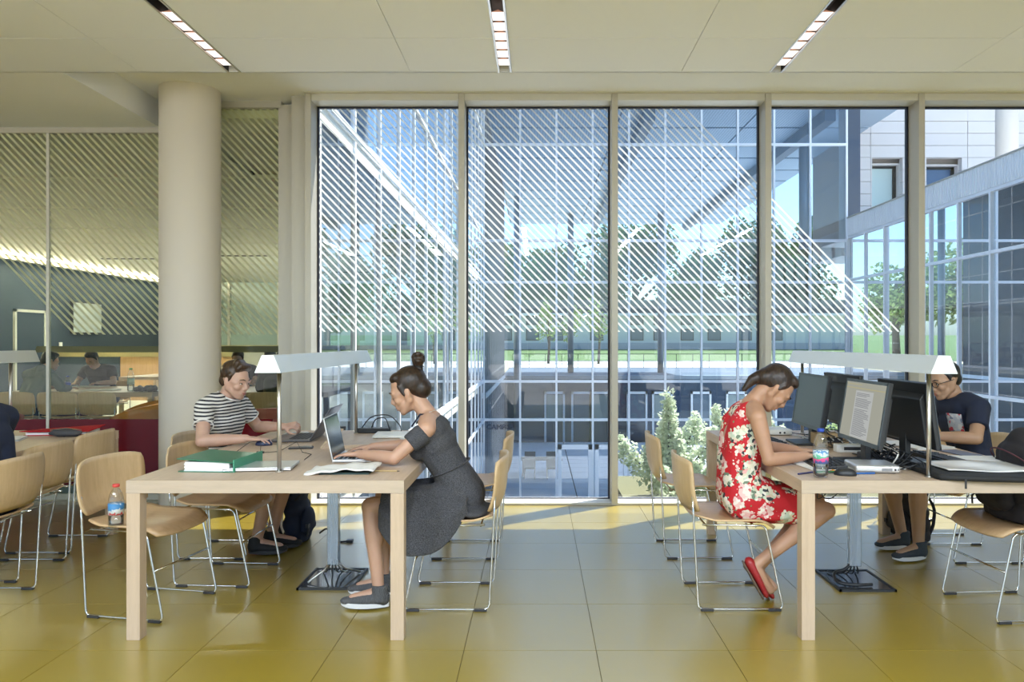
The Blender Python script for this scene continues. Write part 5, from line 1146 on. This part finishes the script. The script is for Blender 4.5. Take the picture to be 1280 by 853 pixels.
# ---- generic seated reader for the people farther off, built in a local frame that faces +x
def reader(label, x, y, rz, top, hair, sk, lean=.06, long=False, hood=False, vox=.009, bottom=None, group=None, yaw=0.0, pitch=-.35):
    c, s = math.cos(math.radians(rz)), math.sin(math.radians(rz)); W = lambda a, b, z: (x + a * c - b * s, y + a * s + b * c, z); D = lambda a, b, z: (a * c - b * s, a * s + b * c, z)
    J = dict(pel=W(-.04, 0, .55), waist=W(-.02 + lean * .3, 0, .70), chest=W(lean, 0, .855), neck=W(lean * 1.9, 0, 1.01), head=W(lean * 1.9 + .085, 0, 1.12), hf=D(1, yaw, pitch), hu=D(-pitch, 0, 1),
             shL=W(lean * 1.3, .19, .96), shR=W(lean * 1.3, -.19, .96), elL=W(lean + .12, .27, .785), elR=W(lean + .12, -.27, .785), wrL=W(lean + .33, .15, .785), wrR=W(lean + .33, -.15, .785),
             hdL=(D(1, -.2, -.1), (0, 0, 1), D(0, -1, 0), (.2, .3, .2)), hdR=(D(1, .2, -.1), (0, 0, 1), D(0, 1, 0), (.2, .3, .2)),
             hipL=W(-.02, .09, .535), hipR=W(-.02, -.09, .535), knL=W(.40, .11, .51), knR=W(.40, -.11, .51), anL=W(.36, .10, .095), anR=W(.36, -.10, .095), toL=W(.55, .11, .02), toR=W(.55, -.11, .02))
    base = (x, y, 0); t, J, R = figure('person', label, base, J, sk, vox, True, group=group)
    tee(J, t, base, top, .98 if long else .6, name='sweater' if long else 't_shirt', vox=.010)
    if long:
        m = MB()
        for a in 'LR': m.cyl(J['el' + a], lerp(J['el' + a], J['wr' + a], .9), .050, .036, 16); m.cap(J['el' + a], lerp(J['el' + a], J['wr' + a], .2), .052, .050)
        remesh('sleeves', m, .009, top, t, base, 3)
    m = MB()
    for a in 'LR': m.cap(J['hip' + a], J['kn' + a], .098, .066); m.cyl(J['kn' + a], lerp(J['kn' + a], J['an' + a], .9), .066, .05, 16)
    remesh('trousers', m, .011, bottom or M['navy'], t, base, 3)
    if hood: m = MB(); m.cap(J['neck'] + V(D(-.05, -.07, .0)), J['neck'] + V(D(-.05, .07, 0)), .055); m.cap(J['neck'] + V(D(-.04, 0, .03)), J['neck'] + V(D(-.09, 0, -.06)), .06, .04); remesh('hood', m, .009, top, t, base, 3)
    facebits(t, base, J['head'], R, hair)
    hp = [('e', (0, -.026, .058), (.083, .092, .082)), ('e', (0, .024, .104), (.060, .052, .032)), ('e', (0, -.066, .0), (.066, .05, .06)), ('c', (-.072, .012, .05), (-.074, .01, .0), .016, .010), ('c', (.072, .012, .05), (.074, .01, .0), .016, .010)]
    hairmass(t, base, J['head'], R, hair, hp, .008)
    for a in 'LR': shoe(t, base, J['an' + a], J['to' + a], M['blackmat'], M['whitesole'])
    return t
reader('person in navy on the plywood chair at the left edge, only the back in view', -2.93, 3.97, 180, M['navy'], M['hairB'], M['skinB'], lean=.02, bottom=plain('tan_trousers', (.30, .24, .18), .9), vox=.008)
# ================================================================ bags
def backpack(label, loc, rz, mat, w, d, h, trim, lean=0.0, vox=.009):
    t = thing('backpack', label, 'bag', loc, math.radians(rz)); m = MB()
    for z, sx, sy in ((.10, 1, 1), (.32, 1.0, 1.0), (.55, .97, .92), (.78, .86, .78), (.92, .62, .55)):
        x0 = lean * z * h; m.ell((x0, 0, z * h), (d * .5 * sy, w * .5 * sx, h * .22)); m.cap((x0, -w * .28 * sx, z * h), (x0, w * .28 * sx, z * h), d * .42 * sy)
    m.v = [(a, b, max(c, 0.002)) for a, b, c in m.v]; remesh('body', m, vox, mat, t, it=4)
    p = MB(); p.ell((-d * .44, 0, h * .34), (d * .22, w * .40, h * .24)); p.cap((-d * .44, -w * .25, h * .25), (-d * .44, w * .25, h * .25), d * .2); p.v = [(a, b, max(c, 0.004)) for a, b, c in p.v]; remesh('front_pocket', p, vox, mat, t, it=3)
    for s in (-1, 1): mk('strap', MB().tube(fillet([(d * .4 + lean * h * .8, s * w * .2, h * .88), (d * .72 + lean * h * .5, s * w * .25, h * .6), (d * .60, s * w * .28, h * .25), (d * .42, s * w * .3, h * .1)], .1, 6), .011, 8), trim, t, True)
    mk('grab_loop', MB().tube(fillet([(.02 + lean * h, -.04, h * .98), (.02 + lean * h, -.03, h * 1.06), (.02 + lean * h, .03, h * 1.06), (.02 + lean * h, .04, h * .98)], .03, 4), .007, 8), trim, t, True)
    mk('zip', MB().tube([(-d * .5 * math.cos(a) + lean * h * .5, 0 + w * .50 * math.sin(a) * .96, h * (.58 + .30 * math.cos(a * .9))) for a in [-1.2 + 2.4 * i / 16 for i in range(17)]], .004, 6), trim, t, True)
    b = MB(); b.box((-d * .62, w * .30, h * .30), (.02, .035, .025)); b.tube([(-d * .62, w * .30, h * .30), (-d * .68, w * .34, h * .24), (-d * .64, w * .38, h * .14)], .006, 6); mk('buckle', b, M['glide'], t)
    return t
M['bagblack'] = plain('black_nylon', (.016, .013, .016), .8, bump=.25, scale=220); M['maroon'] = plain('maroon_webbing', (.07, .018, .025), .8)
backpack('dark backpack with maroon straps on the seat of the chair by the monitor table', (2.50, 3.93, .452), 3, M['bagblack'], .30, .24, .42, M['maroon'], .12)
backpack('dark blue backpack on the floor under the table, beside the black shoes', (-1.66, 5.18, 0), 175, M['navy'], .26, .17, .42, M['bagblack'])
backpack('black bag on the floor behind the legs of the man in navy', (2.62, 5.28, 0), 10, M['bagblack'], .30, .20, .36, M['bagblack'])
ct = thing('bag_strap', 'loose black strap lying on the floor beside the blue backpack', 'strap', (-1.50, 5.16, 0)); mk('webbing', MB().tube(fillet([(0, 0, .06), (.05, -.02, .10), (.08, 0, .07), (.06, -.03, .006), (.17, -.02, .006), (.22, -.01, .010)], .03, 4), .006, 6), M['bagblack'], ct, True); mk('buckle', MB().b(.19, .23, -.03, .01, .0, .018), M['glide'], ct)
# ================================================================ furniture and readers in the next room
lt = bpy.data.objects['library_table']; dl = bpy.data.objects['desk_lamp']
for lb, x, y in (('maple table beyond the partition, between the grey hoodie and the round column', -5.83, 10.08), ('maple table beyond the partition, seen right of the round column', -3.62, 10.10), ('farther maple table beyond the partition, in front of the wooden screen', -6.6, 14.2)): dup(lt, (x, y, 0), PI / 2, lb, 'maple tables beyond the partition')
for lb, x, y in (('long desk lamp beyond the partition, left of the round column', -5.83, 10.2), ('long desk lamp beyond the partition, seen above the head of the man in stripes', -3.62, 10.3)): dup(dl, (x + 4.49, y, TH), PI / 2, lb, 'desk lamps beyond the partition')
M['alu_shadow'] = plain('olive_lamp_shade', (.22, .21, .13), .5, .3)  # aluminium copy with the shadow on its near side put into the colour
for o in [o for o in bpy.data.objects if o.name.startswith('lamp_shade') and o.parent.get('group') == 'desk lamps beyond the partition']: o.material_slots[0].link = 'OBJECT'; o.material_slots[0].material = M['alu_shadow']
for lb, x, y, rz in (('plywood chair beyond the partition with the person in the hoodie on it', -6.26, 9.20, 90), ('empty plywood chair beyond the partition, beside the hoodie', -5.76, 9.20, 92), ('empty plywood chair beyond the partition, just left of the orange armchair', -5.26, 9.18, 88),
      ('plywood chair beyond the partition under the reader in dark green', -3.22, 9.18, 90), ('pale empty plywood chair beyond the partition, beside the reader in dark green', -3.72, 9.18, 91), ('plywood chair of the reader with folded arms beyond the partition', -6.45, 11.25, 270), ('plywood chair on the far side of the table, left of the man in stripes', -4.42, 11.25, 270), ('plywood chair on the far side of the table, above the man in stripes', -3.86, 11.25, 270), ('empty plywood chair at the farther table beyond the partition', -6.3, 13.3, 90)): dup(first, (x, y, 0), math.radians(rz), lb, 'plywood chairs beyond the partition')
def tub_chair(label, x, y, rz, col, h=.74):
    t = thing('tub_armchair', label, 'armchair', (x, y, 0), math.radians(rz), 'tub armchairs beyond the partition'); mt = plain('leather_' + label[:6], col, .45, bump=.1, scale=120)
    def sh(u, v):
        a = u * 2.15; hh = .30 + (h - .30) * (.5 + .5 * v) * (1 - .28 * abs(u) ** 3); r = .30 + .07 * (.5 + .5 * v); return (-math.cos(a) * r, math.sin(a) * r * 1.08, hh)
    mk('shell', MB().shell(sh, 26, 8, .045), mt, t, True, bevel=0); m = MB(); m.cap((-.06, 0, .36), (.14, 0, .36), .23); m.v = [(a, b * 1.1, .36 + (c - .36) * .36) for a, b, c in m.v]; mk('seat_cushion', m, mt, t, True)
    mk('under_frame', MB().cyl((0, 0, .26), (0, 0, .32), .26, n=24), M['black'], t)
    for sx in (-.2, .2):
        for sy in (-.2, .2): mk('leg', MB().cyl((sx, sy, .27), (sx * 1.2, sy * 1.2, 0), .014, n=10), M['steel'], t)
    return t
tub_chair('orange tub armchair behind the dark red glass, left of the round column', -4.12, 7.75, 200, (.62, .24, .06), .76); tub_chair('red orange tub armchair behind the glass at the left edge', -5.72, 7.75, 60, (.50, .085, .03), .74); tub_chair('salmon pink tub armchair beyond the glass, behind the man in stripes', -2.90, 7.9, 120, (.60, .17, .14), .70)
M['hoodie'] = plain('grey_green_fleece', (.16, .21, .21), .95, bump=.3, scale=120); M['darkgreen'] = plain('dark_green_cotton', (.035, .05, .04), .9); M['plum'] = plain('plum_cotton', (.12, .05, .10), .9); M['charcoal'] = plain('charcoal_cotton', (.03, .03, .035), .9)
VX = .012
reader('person in a grey hoodie seen from behind beyond the partition', -6.26, 9.24, 72, M['hoodie'], M['hairD'], M['skinB'], lean=.10, long=True, hood=True, vox=VX, yaw=-.5)
reader('reader in black bent over papers, facing the glass beyond the partition', -6.45, 11.2, 270, M['charcoal'], M['hairA'], M['skinB'], lean=.14, vox=VX, pitch=-.8)
reader('reader in dark green seen from behind, right of the man in stripes', -3.22, 9.22, 90, M['darkgreen'], M['hairD'], M['skinB'], lean=.08, long=True, vox=VX)
reader('dark haired reader across the far table, just above the man in stripes', -3.90, 11.2, 262, M['plum'], M['hairD'], M['skinC'], lean=.06, vox=VX)
reader('dark haired reader across the far table, next to the round column', -4.42, 11.2, 275, M['charcoal'], M['hairB'], M['skinB'], lean=.05, vox=VX)
bottle('blue bottle on the table beyond the partition, beside the hoodie', (-6.03, 9.62, TH), .20, .035, (.01, .04, .35), .6, plain('blue_label', (.02, .08, .42), .4), 1)
bottle('clear bottle with a green cap on the table beyond the partition', (-5.22, 9.62, TH), .30, .042, (.02, .25, .06), .3, plain('pale_label', (.42, .58, .50), .5), 1)
sheets('open_notebook', 'open notebook in front of the reader in black beyond the partition', 'notebook', -6.35, 10.62, 4, .42, .28, 3)
sheets('spread_papers', 'papers spread on the table beyond the partition, near the green capped bottle', 'papers', -5.72, 9.85, 12, .40, .26, 4, fan=14, seed=4)
sheets('printed_pages', 'printed pages at the right end of the table beyond the partition', 'papers', -5.02, 9.75, -8, .24, .28, 3, fan=10, seed=6)
sc_ = thing('folded_scarf', 'crumpled grey scarf on the table beyond the partition', 'scarf', (-5.02, 9.58, TH)); m = MB()
for k in range(9): m.cap((-.12 + .03 * k, .03 * math.sin(k * 1.7), .03), (-.10 + .03 * k, .05 * math.cos(k * 1.3), .03 + .03 * abs(math.sin(k * 2.1))), .030)
m.v = [(a, b, max(c, .001)) for a, b, c in m.v]; remesh('cloth', m, .008, plain('scarf_wool', (.10, .11, .13), .95), sc_, it=2)
mk('fringe', MB().b(.12, .17, -.03, .03, .001, .006), plain('scarf_fringe', (.13, .14, .16), .95), sc_)
jk = thing('dark_jacket', 'dark purple jacket hanging over the chair beyond the partition, beside the hoodie', 'jacket', (-5.76, 9.28, .44)); m = MB(); m.ell((0, 0, .05), (.19, .16, .05)); m.cap((-.1, -.1, .07), (.12, .05, .08), .04); m.v = [(a, b, max(c, .012)) for a, b, c in m.v]; remesh('cloth', m, .01, M['plum'], jk, it=3); mk('zip', MB().tube([(-.1, -.1, .11), (0, -.02, .125), (.12, .05, .115)], .004, 6), M['steel'], jk)
for x, y in ((-3.6, 16.6), (-6.6, 16.6), (-9.4, 17.2), (-5, 20.5)):  # lamps added to brighten the room beyond the partition
    t = thing('annex_fill_light', 'added fill light on the ceiling beyond the partition', 'ceiling light', (x, y, 3.28), group='added fill lights beyond the partition')
    mk('slot_housing', MB().b(-.6, .6, -.04, .04, -.012, 0), M['slot'], t); li = bpy.data.lights.new('annex_fill_lamp', 'AREA'); li.shape = 'RECTANGLE'; li.size = 1.1; li.size_y = .06; li.energy = 26; li.color = (.92, .96, 1)
    lo = bpy.data.objects.new('annex_fill_lamp', li); lo.location = (0, 0, -.02); lo.parent = t; COL.objects.link(lo)
